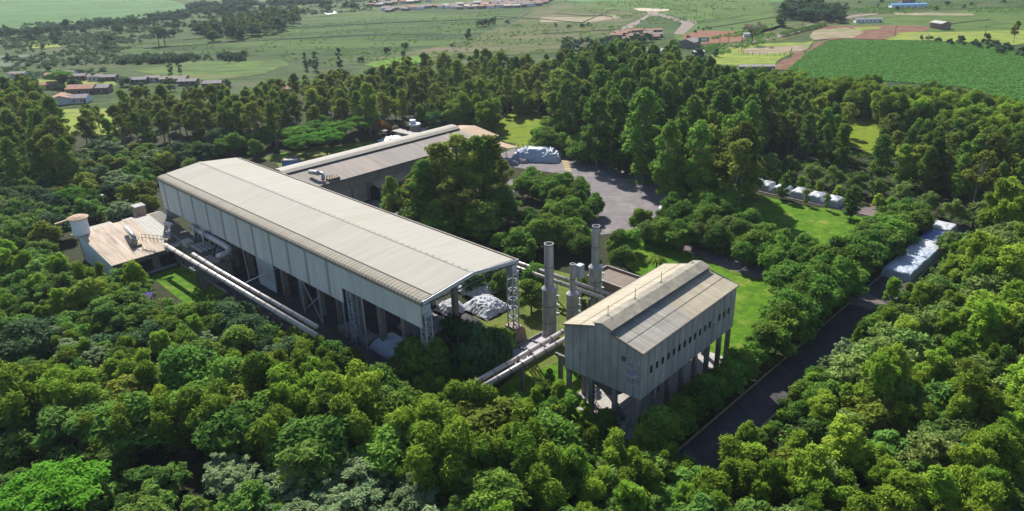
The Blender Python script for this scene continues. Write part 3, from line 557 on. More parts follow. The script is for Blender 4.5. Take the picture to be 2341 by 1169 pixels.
m.build('frame', M['steel'], PS)

# ------------------------------------------------------------------ insulated pipes
def pipeline(name, label, pts, r, group, every=4.6, posts=(), frame='M', pm='pipe'):
    T = Thing(name, frame, (pts[0][0], pts[0][1], 0), label, 'pipe', group)
    MB().tube(pts, r, 16).build('pipe', M[pm], T, smooth=True)
    m = MB(); acc = 0
    for p, q in zip(pts[:-1], pts[1:]):
        P, Q_ = Vector(p), Vector(q); L_ = (Q_-P).length; d = (Q_-P).normalized(); s = every-acc
        while s < L_-.2:
            c = P+d*s; MB().tube([tuple(c-d*.1), tuple(c+d*.1)], r+.07, 16).build('joint_band', M['band'], T, smooth=True); s += every
        acc = (L_ - (s-every)) if L_ > 0 else acc
    for (a, b, z) in posts:
        m = MB()
        for dx in (-.45, .45): m.bar((a+dx, b-.6, 0), (a+dx, b-.6, z), .22); m.bar((a+dx, b+.6, 0), (a+dx, b+.6, z), .22)
        for i in range(int(z/1.4)): m.bar((a-.45, b-.6, i*1.4), (a+.45, b-.6, i*1.4+1.4), .1); m.bar((a-.45, b+.6, i*1.4+1.4), (a+.45, b+.6, i*1.4), .1)
        m.box(a-.7, a+.7, b-1.3, b+2.6, z, z+.25); m.build('trestle', M['steel_dark'], T)
    return T
pipeline('silver_pipe', 'outer of the two long silver pipes sloping past the warehouse, starting at the workshop corner', [(95.4, -9.0, 5.2), (96.6, -9.2, 6.3), (96.0, -9.3, 7.0), (69, -9.3, 7.0), (23, -9.2, 7.0)], .58, 'twin pipes along the warehouse', posts=((77.5, -9.1, 6.1),))
pipeline('silver_pipe', 'inner of the two long silver pipes beside the warehouse, starting at the cooling box', [(85.5, -7.0, 6.2), (84.3, -7.2, 7.0), (70, -7.5, 7.0), (26, -7.2, 7.0)], .52, 'twin pipes along the warehouse', posts=())
CT = Thing('concrete_pier', 'M', (77.5, -8.4, 0), 'dark concrete pier with a wide head carrying the twin pipes above the garden', 'pier')
MB().box(76.9, 78.3, -9.2, -7.6, 0, 5.4).build('pier', M['concrete'], CT); MB().box(76.0, 79.2, -10.8, -6.2, 5.42, 6.08).build('head', M['concrete'], CT)
for a in (58, 40, 28):
    CT = Thing('pipe_trestle', 'M', (a, -8.3, 0), 'steel trestle under the twin silver pipes hidden by the treetops', 'trestle', 'trestles under the twin pipes')
    m = MB(); m.bar((a, -9.3, 0), (a, -9.3, 6.2), .3); m.bar((a, -7.3, 0), (a, -7.3, 6.2), .3); m.box(a-.3, a+.3, -10.2, -6.4, 6.22, 6.42); m.build('frame', M['steel_dark'], CT)
MB().bar((56.9, -6.9, 7.3), (54.6, .9, 9.0), .22)
T = Thing('cross_pipe', 'M', (56.5, -3, 7), 'thin white pipe crossing from the warehouse wall to the twin pipes', 'pipe')
MB().tube([(56.9, -6.9, 7.4), (54.6, .6, 9.4)], .16, 8).build('pipe', M['steel'], T, smooth=True)
pipeline('silver_pipe', 'upper silver pipe running from behind the warehouse corner past the stacks to the stilted shed', [(45, 44.6, 6.2), (20, 44.9, 6.2), (-14, 45.8, 6.2)], .48, 'twin pipes past the stacks', 4.2)
pipeline('silver_pipe', 'lower silver pipe running from behind the warehouse corner past the stacks to the stilted shed', [(45, 42.8, 5.9), (20, 43.1, 5.9), (-14, 43.9, 5.9)], .48, 'twin pipes past the stacks', 4.2)
for a in (22, 6, -6):
    CT = Thing('pipe_trestle', 'M', (a, 44, 0), 'slim steel trestle under the twin pipes that pass behind the stacks', 'trestle', 'trestles behind the stacks')
    m = MB(); m.bar((a, 42.6, 0), (a, 42.6, 5.2), .25); m.bar((a, 45.2, 0), (a, 45.2, 5.2), .25); m.box(a-.2, a+.2, 42, 46, 5.2, 5.4); m.build('frame', M['steel_dark'], CT)
pipeline('silver_pipe', 'upper of two silver pipes leaving the stilted shed and ending open above the trees', [(-13.2, 27.5, 7.1), (-13.4, 12, 7.05), (-13.4, -.6, 7.0)], .5, 'twin open-ended pipes', 3.2)
pipeline('silver_pipe', 'lower of two silver pipes leaving the stilted shed and ending open above the trees', [(-15.0, 27.0, 6.7), (-15.0, 12, 6.65), (-14.9, -.2, 6.6)], .48, 'twin open-ended pipes', 3.2)
for a, b in ((-14.2, 1.5), (-14.2, 12), (-17.6, 19.2)):
    CT = Thing('concrete_post', 'M', (a, b, 0), 'slim concrete post under the two open-ended pipes beside the stilted shed', 'post', 'posts under the open-ended pipes')
    m = MB(); m.box(a-.35, a+.35, b-.35, b+.35, 0, 6.0); m.box(a-1.3, a+1.3, b-.2, b+.2, 5.5, 6.1); m.build('post', M['concrete'], CT)
TR = Thing('concrete_trough', 'M', (-5.7, 16, 0), 'long low pale trough with raised rims on the ground beneath the open-ended pipes', 'trough')
MB().box(-8.6, -3.2, 3, 30, .12, .7).build('slab', mat('trough_slab', (.52,.50,.56), (.40,.38,.44), .4, .8), TR)
for a in (-8.8, -3.1): MB().box(a-.18, a+.18, 3, 30, .12, 1.25).build('rim', M['concrete'], TR)
m = MB()
for b in range(6, 30, 4): m.box(-8.5, -3.3, b, b+.3, .71, 1.0)
m.build('cross_beam', M['steel_dark'], TR)

# ------------------------------------------------------------------ the three steel stacks
def stack(a, b, r1, r2, zs, zt, label, box=False):
    T = Thing('steel_stack', 'M', (a, b, 0), label, 'chimney', 'steel stacks between warehouse and stilted shed')
    MB().lathe(a, b, [(0, .0), (r1*1.25, .0), (r1*1.25, .6), (r1, 1.6), (r1, zs-.25), (r1+.1, zs-.25), (r1+.1, zs), (r2+.05, zs+.65), (r2, zs+.7)], 24).build('lower_drum', M['galv'], T, smooth=False)
    MB().lathe(a, b, [(r2, zs+.7), (r2, zt), (r2-.12, zt), (r2-.12, zs+1)], 24).build('upper_tube', M['galv'], T, smooth=False)
    m = MB(); n = 4
    for z in (zs*.35, zs*.68, zs+ (zt-zs)*.5, zt-.3): m.lathe(a, b, [((r1 if z < zs else r2)+.06, z-.07), ((r1 if z < zs else r2)+.06, z+.07)], 24)
    m.build('weld_band', M['band'], T)
    m = MB(); yb = b+r1+.35
    for s in (-.25, .25): m.bar((a-.6+s, yb, .6), (a-.6+s, yb, zs+.6), .07)
    for i in range(int(zs/.45)): m.bar((a-.85, yb, .8+i*.45), (a-.35, yb, .8+i*.45), .06)
    for z in (zs*.45, zs*.62, zs*.8): m.box(a-1.0, a-.2, yb-.1, yb+.45, z, z+.12)
    m.build('ladder', M['steel'], T)
    if box:
        MB().box(a-1.2, a+.1, b+.95, b+2.5, zt-3.6, zt-.6).build('instrument_box', M['steel'], T)
        m = MB(); m.bar((a-.6, b+2.1, 0), (a-.6, b+2.1, zt-3.6), .18); m.bar((a-.1, b+1.5, 0), (a-.1, b+1.5, zt-3.6), .12); m.build('box_post', M['steel'], T)
stack(-4.6, 30.6, 1.5, .98, 11.9, 22.1, 'left steel stack, tall with a stepped drum, nearest the warehouse corner')
stack(-6.0, 36.6, 1.3, .62, 8.9, 15.9, 'middle and shortest steel stack with a white instrument box beside its top', True)
stack(-3.4, 47.8, 1.5, .92, 10.6, 20.6, 'right steel stack, tall with a stepped drum, farthest from the warehouse')
BK = Thing('low_shed', 'M', (-1, 60, 0), 'low brown brick shed with rusty sheet roof and pale rim behind the right stack', 'shed')
MB().box(-6.0, 5.0, 55.5, 55.8, 0, 3).build('wall', M['brickwall'], BK); MB().box(-6.0, 5.0, 63.2, 63.5, 0, 3).build('wall', M['brickwall'], BK)
MB().box(4.7, 5.0, 55.81, 63.19, 0, 3).build('wall', M['brickwall'], BK); MB().box(-6, -5.7, 55.81, 63.19, 0, 3).build('wall', M['brickwall'], BK)
MB().box(-5.7, 4.7, 55.8, 63.2, 2.3, 2.5).build('roof', mat('rusty_sheet', (.30,.24,.19), (.22,.175,.14), .5, stripe=(1, .8, (.15,.12,.1), .25)), BK)
m = MB()
for p, q in (((-6, 55.6), (5, 55.6)), ((5, 55.6), (5, 63.4)), ((5, 63.4), (-6, 63.4))): m.bar((*p, 3.08), (*q, 3.08), .3, .14)
m.build('rim', M['concrete_light'], BK)

# ------------------------------------------------------------------ shed on stilts (frame S: x along length, y to the left)
X = Thing('stilted_shed', 'S', (0, 0, 0), 'grey sheet-clad filter house raised on tall concrete stilts, with cream roof and ridge monitor', 'industrial shed')
SL, SW = 32.8, 16.0
prof = [(0, 17.25), (6.1, 18.75), (6.1, 19.25), (7.9, 19.8), (9.6, 19.45), (9.6, 18.95), (16.0, 17.1)]
def shedz(t):
    if t <= 6.1: return 17.25 + t*(1.25/6.1)
    if t >= 9.6: return 18.95 - (t-9.6)*(1.85/6.4)
    return 18.75
zb = 8.2
MB().box(0, SL, -.1, .1, zb, 17.2).build('long_wall', M['shed_wall'], X); MB().box(0, SL, SW-.1, SW+.1, zb, 17.05).build('long_wall', M['shed_wall'], X)
for x in (0, SL):
    m = MB(); pr = [(.1, 17.2), (6.1, 18.5), (6.1, 19.38), (7.9, 19.95), (9.6, 19.5), (9.6, 18.9), (15.9, 17.05)]
    m.hexa([(x-.1, t, zb) for t in (.1, 15.9)] + [(x-.1, t, z) for t, z in reversed(pr)], [(x+.1, t, zb) for t in (.1, 15.9)] + [(x+.1, t, z) for t, z in reversed(pr)])
    m.build('gable_wall', M['shed_wall'], X)
def sroof(t0, z0, t1, z1, mt, nm, x0=-.25, x1=SL+.25, th=.14):
    m = MB(); m.hexa([(x0, t0, z0), (x1, t0, z0), (x1, t1, z1), (x0, t1, z1)], [(x0, t0, z0+th), (x1, t0, z0+th), (x1, t1, z1+th), (x0, t1, z1+th)]); return m.build(nm, mt, X)
sroof(-.35, 17.2, 6.3, 18.55, M['shed_roof_g'], 'right_roof_slope', -.25, 15.8); sroof(-.35, 17.2, 6.3, 18.55, M['shed_roof_y'], 'right_roof_slope', 15.81, SL+.25)
sroof(9.4, 19.0, 16.3, 17.02, M['shed_roof_y'], 'left_roof_slope')
sroof(5.8, 19.4, 7.9, 20.05, M['monitor_roof'], 'monitor_roof', -.35, SL+.3); sroof(7.91, 20.05, 9.8, 19.6, M['monitor_roof'], 'monitor_roof', -.35, SL+.3)
MB().box(.11, SL-.11, 6.15, 6.25, 18.75, 19.38).build('monitor_side', M['steel_dark'], X); MB().box(.11, SL-.11, 9.45, 9.55, 19.15, 19.48).build('monitor_side', M['steel_dark'], X)
m = MB(); m.bar((-.3, -.35, 17.3), (-.3, 6.2, 18.9), .22); m.bar((-.3, 16.3, 17.1), (-.3, 9.6, 19.1), .18); m.bar((SL+.3, -.35, 17.3), (SL+.3, 6.2, 18.9), .15); m.bar((SL+.3, 16.3, 17.1), (SL+.3, 9.6, 19.1), .15)
m.bar((-.3, -.4, 17.22), (SL+.3, -.4, 17.22), .16); m.bar((-.3, 16.35, 17.08), (SL+.3, 16.35, 17.08), .2); m.build('roof_trim', M['wood'], X)
m = MB()
for t in (3.0, 12.6): m.box(-.2, SL+.2, t-.03, t+.03, shedz(t)+.19, shedz(t)+.23)
m.build('roof_seam', M['monitor_roof'], X)
for x in (2.0, 4.0, 5.9, 7.9, 10.1, 12.0, 14.1, 16.2, 18.2, 20.3, 22.3, 24.3, 26.4, 28.3, 30.6): MB().box(x-.045, x+.045, -.16, -.102, zb+.02, 17.15).build('sheet_joint', M['shed_joint'], X)
for t in (1.3, 2.9, 4.5, 6.1, 7.7, 9.4, 10.9, 12.5, 14.1): MB().box(-.16, -.102, t-.045, t+.045, zb+.02, shedz(t)-.15 if not 6.1 < t < 9.6 else 19.2).build('sheet_joint', M['shed_joint'], X)
for i in range(16):
    x = 2.96+i*1.815
    f = MB(); f.box(x-.34, x+.34, -.19, -.101, 12.35, 13.5); fo = f.build('window', M['glass' if i != 12 else 'white_roof'], X)
    g = MB(); g.box(x-.42, x+.42, -.24, -.191, 12.22, 12.34); g.build('sill', M['steel_dark'], fo)
for x in (.6, 5.2, 9.9, 14.6, 19.3, 24.0, 28.6, 32.3):
    for t in (.5, 5.4, 10.4, 15.5):
        if t in (5.4, 10.4) and x not in (.6, 32.3, 14.6): continue
        MB().box(x-.38, x+.38, t-.38, t+.38, 0, zb-.5).build('stilt', M['concrete'], X)
m = MB()
for t in (.5, 5.4, 10.4, 15.5): m.bar((.1, t, zb-.25), (SL-.1, t, zb-.25), .5, .45)
m.build('floor_beam', M['concrete'], X)
for k, x in enumerate((3.5, 11, 19, 27)):          # hoppers under the floor
    m = MB(); m.hexa([(x-.7, 7.2, 4.2), (x+.7, 7.2, 4.2), (x+.7, 8.8, 4.2), (x-.7, 8.8, 4.2)], [(x-3, 3.2, 8.0), (x+3, 3.2, 8.0), (x+3, 12.8, 8.0), (x-3, 12.8, 8.0)]); m.build('hopper', M['steel_dark'], X)
MB().box(.1, SL-.1, .15, 15.85, zb, zb+.1).build('floor_plate', M['steel_dark'], X)
m = MB()                                            # small landing, cage and ladder on the near gable
for (t, z) in ((1.3, 14.5), (1.3, 12.9), (1.3, 11.4)): m.bar((-.2, t+.9, z), (-1.2, t+.9, z), .1); m.bar((-.2, t-.9, z), (-1.2, t-.9, z), .1); m.bar((-1.2, t+.9, z), (-1.2, t-.9, z), .1); m.bar((-1.2, t+.9, z), (-1.2, t+.9, z+1), .08); m.bar((-1.2, t-.9, z), (-1.2, t-.9, z+1), .08)
m.box(-1.25, -.12, .2, 2.4, 12.8, 12.9); m.bar((-.5, 1.9, 14.6), (-.5, 1.9, 8.4), .08); m.bar((-.5, 1.4, 14.6), (-.5, 1.4, 8.4), .08)
for i in range(14): m.bar((-.5, 1.4, 8.6+i*.45), (-.5, 1.9, 8.6+i*.45), .06)
for i in range(4): m.bar((-.2, .2+i*.7, 16.0), (-1.2, -.1+i*.7, 15.5), .08)
m.build('access_ladder', M['steel'], X)
MB().box(-.6, -.12, 3.0, 3.6, 14.7, 15.4).build('wall_fan', M['steel_dark'], X)
for x, h in ((3.0, 21.9), (11.3, 22.0), (20.0, 22.2), (31.5, 22.0)):
    R = Thing('lightning_rod', 'S', (x, 9.0, 19.5), 'thin %s lightning rod on the ridge monitor of the stilted shed' % {3.0: 'nearest', 11.3: 'second', 20.0: 'third', 31.5: 'farthest'}[x], 'lightning rod', 'rods on the stilted shed')
    MB().box(x-.2, x+.2, 8.8, 9.2, 19.6, 20.0).build('foot', M['steel_dark'], R); MB().tube([(x, 9, 19.8), (x, 9, h)], .06, 6).build('rod', M['steel_dark'], R)
ST = Thing('lattice_stair', 'S', (3.5, 12.5, 0), 'white lattice stair tower standing under the stilted shed floor', 'stair tower')
m = MB()
for dx in (0, 1.3):
    for dy in (0, 1.3): m.bar((3+dx, 12+dy, 0), (3+dx, 12+dy, 7.9), .12)
for i in range(7): m.bar((3, 12, i*1.1), (4.3, 12, i*1.1+1.1), .1); m.bar((4.3, 12, i*1.1), (3, 12, i*1.1+1.1), .1); m.bar((3, 12, i*1.1), (3, 13.3, i*1.1+1.1), .1)
m.build('frame', M['steel'], ST)
for k, (x, t, l, w, rz, lb) in enumerate(((1.5, 3.5, 3.6, .7, .3, 'long grey beam lying on the pale slab under the stilted shed'), (3.8, 6.2, 3.2, .8, .9, 'short dark beam lying askew on the slab under the stilted shed'), (-1.6, 4.6, 3.0, 1.0, .4, 'dark steel box lying at the slab edge by the front stilts'), (1.2, 9.0, 2.2, 1.6, .2, 'rusty machine crate under the left side of the stilted shed'))):
    T = Thing('steel_beam' if k < 2 else 'scrap_box', 'S', (x, t, .1), lb, 'beam' if k < 2 else 'scrap')
    c, s = math.cos(rz), math.sin(rz)
    for j, (z0, z1, ww) in enumerate(((.12, .3, w), (.31, .75, w*.45), (.76, .9, w))):
        P = [(x+u*l/2*c-v*ww/2*s, t+u*l/2*s+v*ww/2*c) for u, v in ((-1, -1), (1, -1), (1, 1), (-1, 1))]
        MB().hexa([(*p, z0) for p in P], [(*p, z1) for p in P]).build(('lower_flange', 'web', 'upper_flange')[j], M['rust' if k == 3 else ('concrete_light' if k == 0 else 'steel_dark')], T)

# ------------------------------------------------------------------ tarpaulin covered stacks of goods
def mound(name, frame, cx, cy, lx, ly, h, mt, label, cat, group=None, seed=0, peak=.35, p=14, wr=.35, rot=0, nx=26, ny=20):
    T = Thing(name, frame, (cx, cy, 0), label, cat, group); m = MB(); vs = []; fs = []
    c, s = math.cos(rot), math.sin(rot)
    for j in range(ny+1):
        for i in range(nx+1):
            u, v = -1+2*i/nx, -1+2*j/ny
            # spread verts towards the rim so the sides stand steep
            if name == 'sack_heap': uu, vv = u, v; k = max(0, 1-u*u*(.85+.3*noise.noise(Vector((v*2, seed, 1)))))*max(0, 1-v*v*(.9+.3*noise.noise(Vector((u*2, seed, 3))))); k = min(1, 1.5*k)**.75
            else:
                uu = math.copysign(abs(u)**.45, u); vv = math.copysign(abs(v)**.45, v)
                k = (max(0, 1-abs(uu)**p)*max(0, 1-abs(vv)**p))**.6
            fq = .8 if name == 'sack_heap' else .45; q = noise.noise(Vector((uu*lx*fq+seed*7, vv*ly*fq, seed)))*(.6 if fq > .5 else 1) + .5*abs(noise.noise(Vector((uu*lx*1.1, vv*ly*1.1+seed*3, 5))))
            q2 = abs(noise.noise(Vector((uu*lx*2.2, vv*ly*2.2, seed*2.1)))) if wr > .6 else 0
            z = .05 + h*k*(1-peak+peak*(1-max(abs(uu), abs(vv))) + wr*q*.38 + wr*q2*.16)
            X_, Y_ = uu*lx/2*(1+.03*q), vv*ly/2*(1+.03*q)
            vs.append((cx+X_*c-Y_*s, cy+X_*s+Y_*c, max(.02, z)))
    for j in range(ny):
        for i in range(nx): a = j*(nx+1)+i; fs.append((a, a+1, a+nx+2, a+nx+1))
    m.mesh(vs, fs); m.build('tarpaulin', mt, T, smooth=name in ('sack_heap',))
    if p < 10: return T
    m = MB(); X2, Y2 = lx*.44, ly*.44
    P = [(cx+u*X2*c-v*Y2*s, cy+u*X2*s+v*Y2*c) for u, v in ((-1, -1), (1, -1), (1, 1), (-1, 1))]
    m.hexa([(*q, .03) for q in P], [(*q, h*.5) for q in P]); m.build('load', M['wood'], T)
for i, (a, b) in enumerate(((10.5, 152.6), (6.5, 152.4), (1.0, 152.2), (-5.0, 152.2), (-10.6, 151.8), (-16.2, 151.5))):
    mound('covered_pallet_stack', 'M', a, b, 4.9 if i > 1 else 4, 5.6, 3.0, M['tarp'], ['white tarped stack farthest left in the row by the upper lawn, under the trees', 'second white tarped stack from the left in the row by the upper lawn', 'third white tarped stack in the row, half hidden behind a young tree', 'fourth white tarped stack in the row by the upper lawn', 'fifth white tarped stack in the row, between two others by the lawn', 'white tarped stack at the right end of the row, beside the open brown paving'][i], 'tarped stack', 'white tarped stacks beside the lawn', seed=i+1, peak=.3, wr=.16)
for i, (b, l, mt) in enumerate(((147.8, 6.0, 'tarp'), (138.6, 8.2, 'tarp_deep'), (130.6, 6.6, 'tarp'), (124.4, 5.4, 'tarp_blue'), (118.2, 5.6, 'tarp_blue'), (111.6, 6.4, 'tarp_blue'))):
    mound('covered_pallet_stack', 'M', -49.4 if i else -47.8, b, 7.0, l*1.14, 2.5, M[mt], ['white draped stack with folded skirt at the far end of the avenue', 'deep blue tarped stack on the avenue, next to the white draped one', 'pale tarped stack just below the deep blue one on the avenue', 'bluish tarped stack in the middle of the row on the avenue', 'second tarped stack from the near end of the row on the avenue', 'tarped stack at the near end of the row on the avenue, with sloping front'][i], 'tarped stack', 'tarped stacks on the avenue', seed=i+11, peak=.08, wr=.2, p=20)
bx, by, _ = at(1228, 366)
mound('tarped_heap', 'W', bx, by+1.5, 19, 10.5, 4.6, M['tarp_blue'], 'big crumpled pale blue tarp heap in the yard beside the tan porch', 'tarped heap', seed=31, peak=.35, p=5, wr=.7, rot=-.22, nx=44, ny=26)
for k, (px, py, l, w, h, mt, lb) in enumerate(((1163, 375, 8, 4.5, 2.0, 'tarp_grey', 'dark pile of bundled scrap in front of the big blue tarp heap'), (1192, 372, 6, 3.4, 1.5, 'tarp_grey', 'brownish pile of pallets between scrap and the big blue tarp heap'))):
    x, y, _ = at(px, py); mound('scrap_pile', 'W', x, y, l, w, h, M[mt], lb, 'pile', seed=40+k, p=5, wr=.9, rot=-.3)
mound('sack_heap', 'M', 15.5, 30.8, 9.5, 8.5, 2.6, M['sacks'], 'large sunlit heap of white sacks behind the lattice column of the warehouse mouth', 'heap of sacks', 'sack heaps at the open end', seed=51, p=4, wr=.62, nx=80, ny=72)
mound('sack_heap', 'M', 21.0, 24.8, 6.5, 6.0, 2.3, M['sacks'], 'smaller rounded heap of white sacks inside the warehouse mouth', 'heap of sacks', 'sack heaps at the open end', seed=52, p=4, wr=.62, nx=70, ny=60)
mound('sack_heap', 'M', 23.5, 36.0, 9, 8, 2.8, M['sacks'], 'shaded heap of white sacks farthest back beyond the warehouse mouth', 'heap of sacks', 'sack heaps at the open end', seed=53, p=4, wr=.62, nx=70, ny=60)
mound('sack_heap', 'M', 18.0, 15.5, 12, 9, 2.6, M['tarp_grey'], 'wide low heap of grey sacks in the shade under the warehouse roof', 'heap of sacks', 'sack heaps at the open end', seed=54, p=4, wr=1.1, nx=48, ny=40)
mound('tarped_heap', 'M', 16.5, 4.6, 9.5, 6.2, 3.4, M['tarp_blue'], 'smooth bluish tarp heap in the shade at the warehouse edge above the treetops', 'tarped heap', seed=55, p=6, wr=.15, peak=.4)
MB().box(24.6, 33.4, 3.0, 8, 0, 1.1)
for k in range(2):
    T = Thing('pallet_row', 'M', (30-k*6, 2, 0), 'low grey stack of slatted pallets in the shade below the %s' % ('raking braces' if k == 0 else 'step in the cladding'), 'pallets')
    for j in range(4): MB().box(27.5-k*6+.03*j, 32.5-k*6, 1.2, 4.8, .12+j*.36, .38+j*.36).build('pallet', M['concrete'], T)
x, y, _ = at(1522, 487); mound('covered_pallet_stack', 'W', x, y, 4.4, 4, 2.4, M['tarp'], 'lone white tarp stack at the yard corner, mostly hidden by trees', 'tarped stack', seed=61)
x, y, _ = at(905, 322); mound('sack_heap', 'W', x, y, 15, 8, 1.8, M['tarp'], 'scattered white sacks behind the wing roof below the brick tank', 'heap of sacks', seed=62, p=4, wr=1.2, rot=.4, nx=40)
x, y, _ = at(958, 308); mound('sack_heap', 'W', x, y, 11, 6, 2.4, M['tarp'], 'white sacks with red ties piled beside the brick tank behind the wing', 'heap of sacks', seed=63, p=4, wr=1.2, rot=.4, nx=40)

# ------------------------------------------------------------------ houses and small structures
def house(px, py, l, w, h, rot, roof='tile', wall='whitewall', label='', pitch=.32, group=None, win=3, name='house', cat='house'):
    x, y, _ = at(px, py)
    T = Thing(name, 'W', (x, y, 0), label, cat, group); c, s = math.cos(rot), math.sin(rot)
    R_ = lambda u, v, z: (x+u*c-v*s, y+u*s+v*c, z)
    k = w/2*pitch
    m = MB(); m.hexa([R_(-l/2, -w/2, 0), R_(-l/2, w/2, 0), R_(-l/2, w/2, h), R_(-l/2, 0, h+k), R_(-l/2, -w/2, h)], [R_(l/2, -w/2, 0), R_(l/2, w/2, 0), R_(l/2, w/2, h), R_(l/2, 0, h+k), R_(l/2, -w/2, h)]); m.build('wall', M[wall], T)
    m = MB(); o = .5
    for sg in (-1, 1):
        e = [R_(-l/2-o, 0, h+k+.06), R_(l/2+o, 0, h+k+.06), R_(l/2+o, sg*(w/2+o), h-o*pitch+.06), R_(-l/2-o, sg*(w/2+o), h-o*pitch+.06)]
        m.hexa(e, [(a, b, z+.15) for a, b, z in e])
    m.build('roof', M[roof], T)
    for i in range(win):
        u = -l/2 + l*(i+.7)/(win+.4)
        P = [R_(u-.5, -w/2-.04, 1.0), R_(u+.5, -w/2-.04, 1.0), R_(u+.5, -w/2-.04, 2.1), R_(u-.5, -w/2-.04, 2.1)]
        Q2 = [R_(u-.5, -w/2-.005, 1.0), R_(u+.5, -w/2-.005, 1.0), R_(u+.5, -w/2-.005, 2.1), R_(u-.5, -w/2-.005, 2.1)]
        MB().hexa(P, Q2).build('window', M['glass'], T)
    if win:
        u = l/2-1.0; P = [R_(u-.45, -w/2-.04, 0), R_(u+.45, -w/2-.04, 0), R_(u+.45, -w/2-.04, 2.1), R_(u-.45, -w/2-.04, 2.1)]; Q2 = [R_(a-x if False else u2, -w/2-.005, z2) for u2, z2 in ((u-.45, 0), (u+.45, 0), (u+.45, 2.1), (u-.45, 2.1)) for a in (0,)]
        MB().hexa(P, Q2).build('door', M['dark'], T)
    return T
gl = 'village houses beyond the left tree belt'
for a in ((143, 236, 11, 9, 3.4, -1.2, 'tile', 'whitewall', 'white gabled house with salmon tile roof facing the left meadow'),
          (178, 234, 13, 8, 3.0, .08, 'tile_grey', 'whitewall', 'white annex with grey flat roof joined to the white gabled house'),
          (192, 213, 15, 10, 3.4, .05, 'tile', 'brickwall', 'broad salmon hip roofed house just behind the white gabled house'),
          (232, 211, 11, 8, 3.2, .1, 'tile_grey', 'brickwall', 'grey roofed house right of the broad salmon roof'),
          (112, 203, 9, 7, 3, .4, 'tile', 'brickwall', 'dark brown house half hidden left of the big round tree'),
          (124, 179, 9, 6, 2.6, .05, 'tile', 'brickwall', 'long brick house at the left of the far village row'),
          (160, 176, 8, 6, 3, .0, 'tile_pale', 'whitewall', 'pale roofed house in the far village row behind the round tree'),
          (183, 183, 9, 6, 3, .1, 'tile_grey', 'brickwall', 'dark house in the middle of the far village row'),
          (222, 184, 9, 6, 3, .0, 'tile_pale', 'whitewall', 'cream roofed house in the far village row'),
          (252, 184, 9.5, 6, 2.6, .0, 'tile_grey', 'brickwall', 'long grey roofed house at the right of the far village row'),
          (45, 176, 10, 5, 2.6, .0, 'tile_pale', 'whitewall', 'faint long white house at the far left edge'),
          (320, 190, 10, 6.5, 2.6, .05, 'tile_grey', 'brickwall', 'dark broad roofed house above the left tree belt'),
          (352, 186, 9, 6, 2.6, .02, 'tile_pale', 'whitewall', 'pale roofed house above the left tree belt'),
          (400, 188, 16, 7, 2.6, .02, 'tile_pale', 'brickwall', 'longest pink-grey roof above the left tree belt'),
          (432, 194, 11, 6, 2.6, .0, 'tile_grey', 'brickwall', 'grey roof at the lower right of the longest pink-grey roof'),
          (490, 200, 10, 7, 3, .1, 'tile_grey', 'brickwall', 'small dark roof at the right end above the left tree belt'),
          (650, 215, 11, 8, 3.5, .1, 'tile', 'whitewall', 'salmon roof glimpsed through the middle of the tree belt'),
          (535, 290, 10, 6, 3, .1, 'tile_pale', 'whitewall', 'pale house glimpsed behind the belt trunks left of the pink tree')):
    house(*a, group=gl)
house(1576, 108, 12, 12, 4.2, .9, 'tile_grey', 'concrete', 'grey arched farm shed beside the green sign', win=1, cat='farm shed', name='farm_shed')
house(1497, 126, 13, 9, 3.2, .2, 'white_roof', 'whitewall', 'white flat roofed shed left of the tall dark tree', pitch=.15, cat='shed', name='shed')
house(1595, 128, 7, 6, 3, .1, 'white_roof', 'concrete', 'small white roofed kiosk below the grey farm shed', pitch=.2, cat='kiosk', name='kiosk')
house(2148, 66, 12.5, 9, 4.6, -1.35, 'white_roof', 'brickwall', 'brown walled barn with white gable roof standing on the red soil', win=2, pitch=.3, cat='barn', name='barn')
house(1983, 52, 22, 6, 3, -.06, 'tile_grey', 'whitewall', 'long low grey roofed farmhouse above the red soil works', win=6, pitch=.3, cat='farmhouse', name='farmhouse')
house(2074, 18, 34, 8, 3.4, -.05, 'bluepaint', 'whitewall', 'long blue roofed shed near the top edge', win=5, pitch=.2, cat='shed', name='shed')
house(2072, 8, 14, 9, 4, .0, 'white_roof', 'tile_pale', 'white and salmon house above the long blue roof', win=2)
house(1728, 160, 21, 6, 2.4, -.12, 'tile_grey', 'concrete', 'long low dark grey shed at the foot of the small pasture', win=0, pitch=.2, cat='shed', name='shed')
house(1910, 27, 8, 5, 2.6, 0, 'white_roof', 'whitewall', 'tiny white roofed hut right of the dark tree clump', win=1, cat='hut', name='hut')
house(1706, 85, 5, 4, 2.6, 0, 'white_roof', 'whitewall', 'tiny white hut behind the bare tree', win=0, cat='hut', name='hut')
rng = random.Random(5)
gh = 'tiny village houses'
zones = [('among the dark cluster on the green rise at the top', [(1000, 18), (1060, 12), (1200, 2), (1260, 2), (1230, 14), (1190, 18), (1060, 22)], 80), ('in the loose row left of the cluster at the top', [(860, 24), (1000, 14), (1010, 20), (880, 29)], 16), ('in the upper left village by the top edge', [(840, 16), (860, 2), (960, -2), (985, 4), (900, 12), (860, 18)], 26),
         ('among the red roofs left of the tall dark tree', [(1385, 100), (1400, 84), (1460, 74), (1530, 76), (1520, 90), (1440, 98)], 16)]
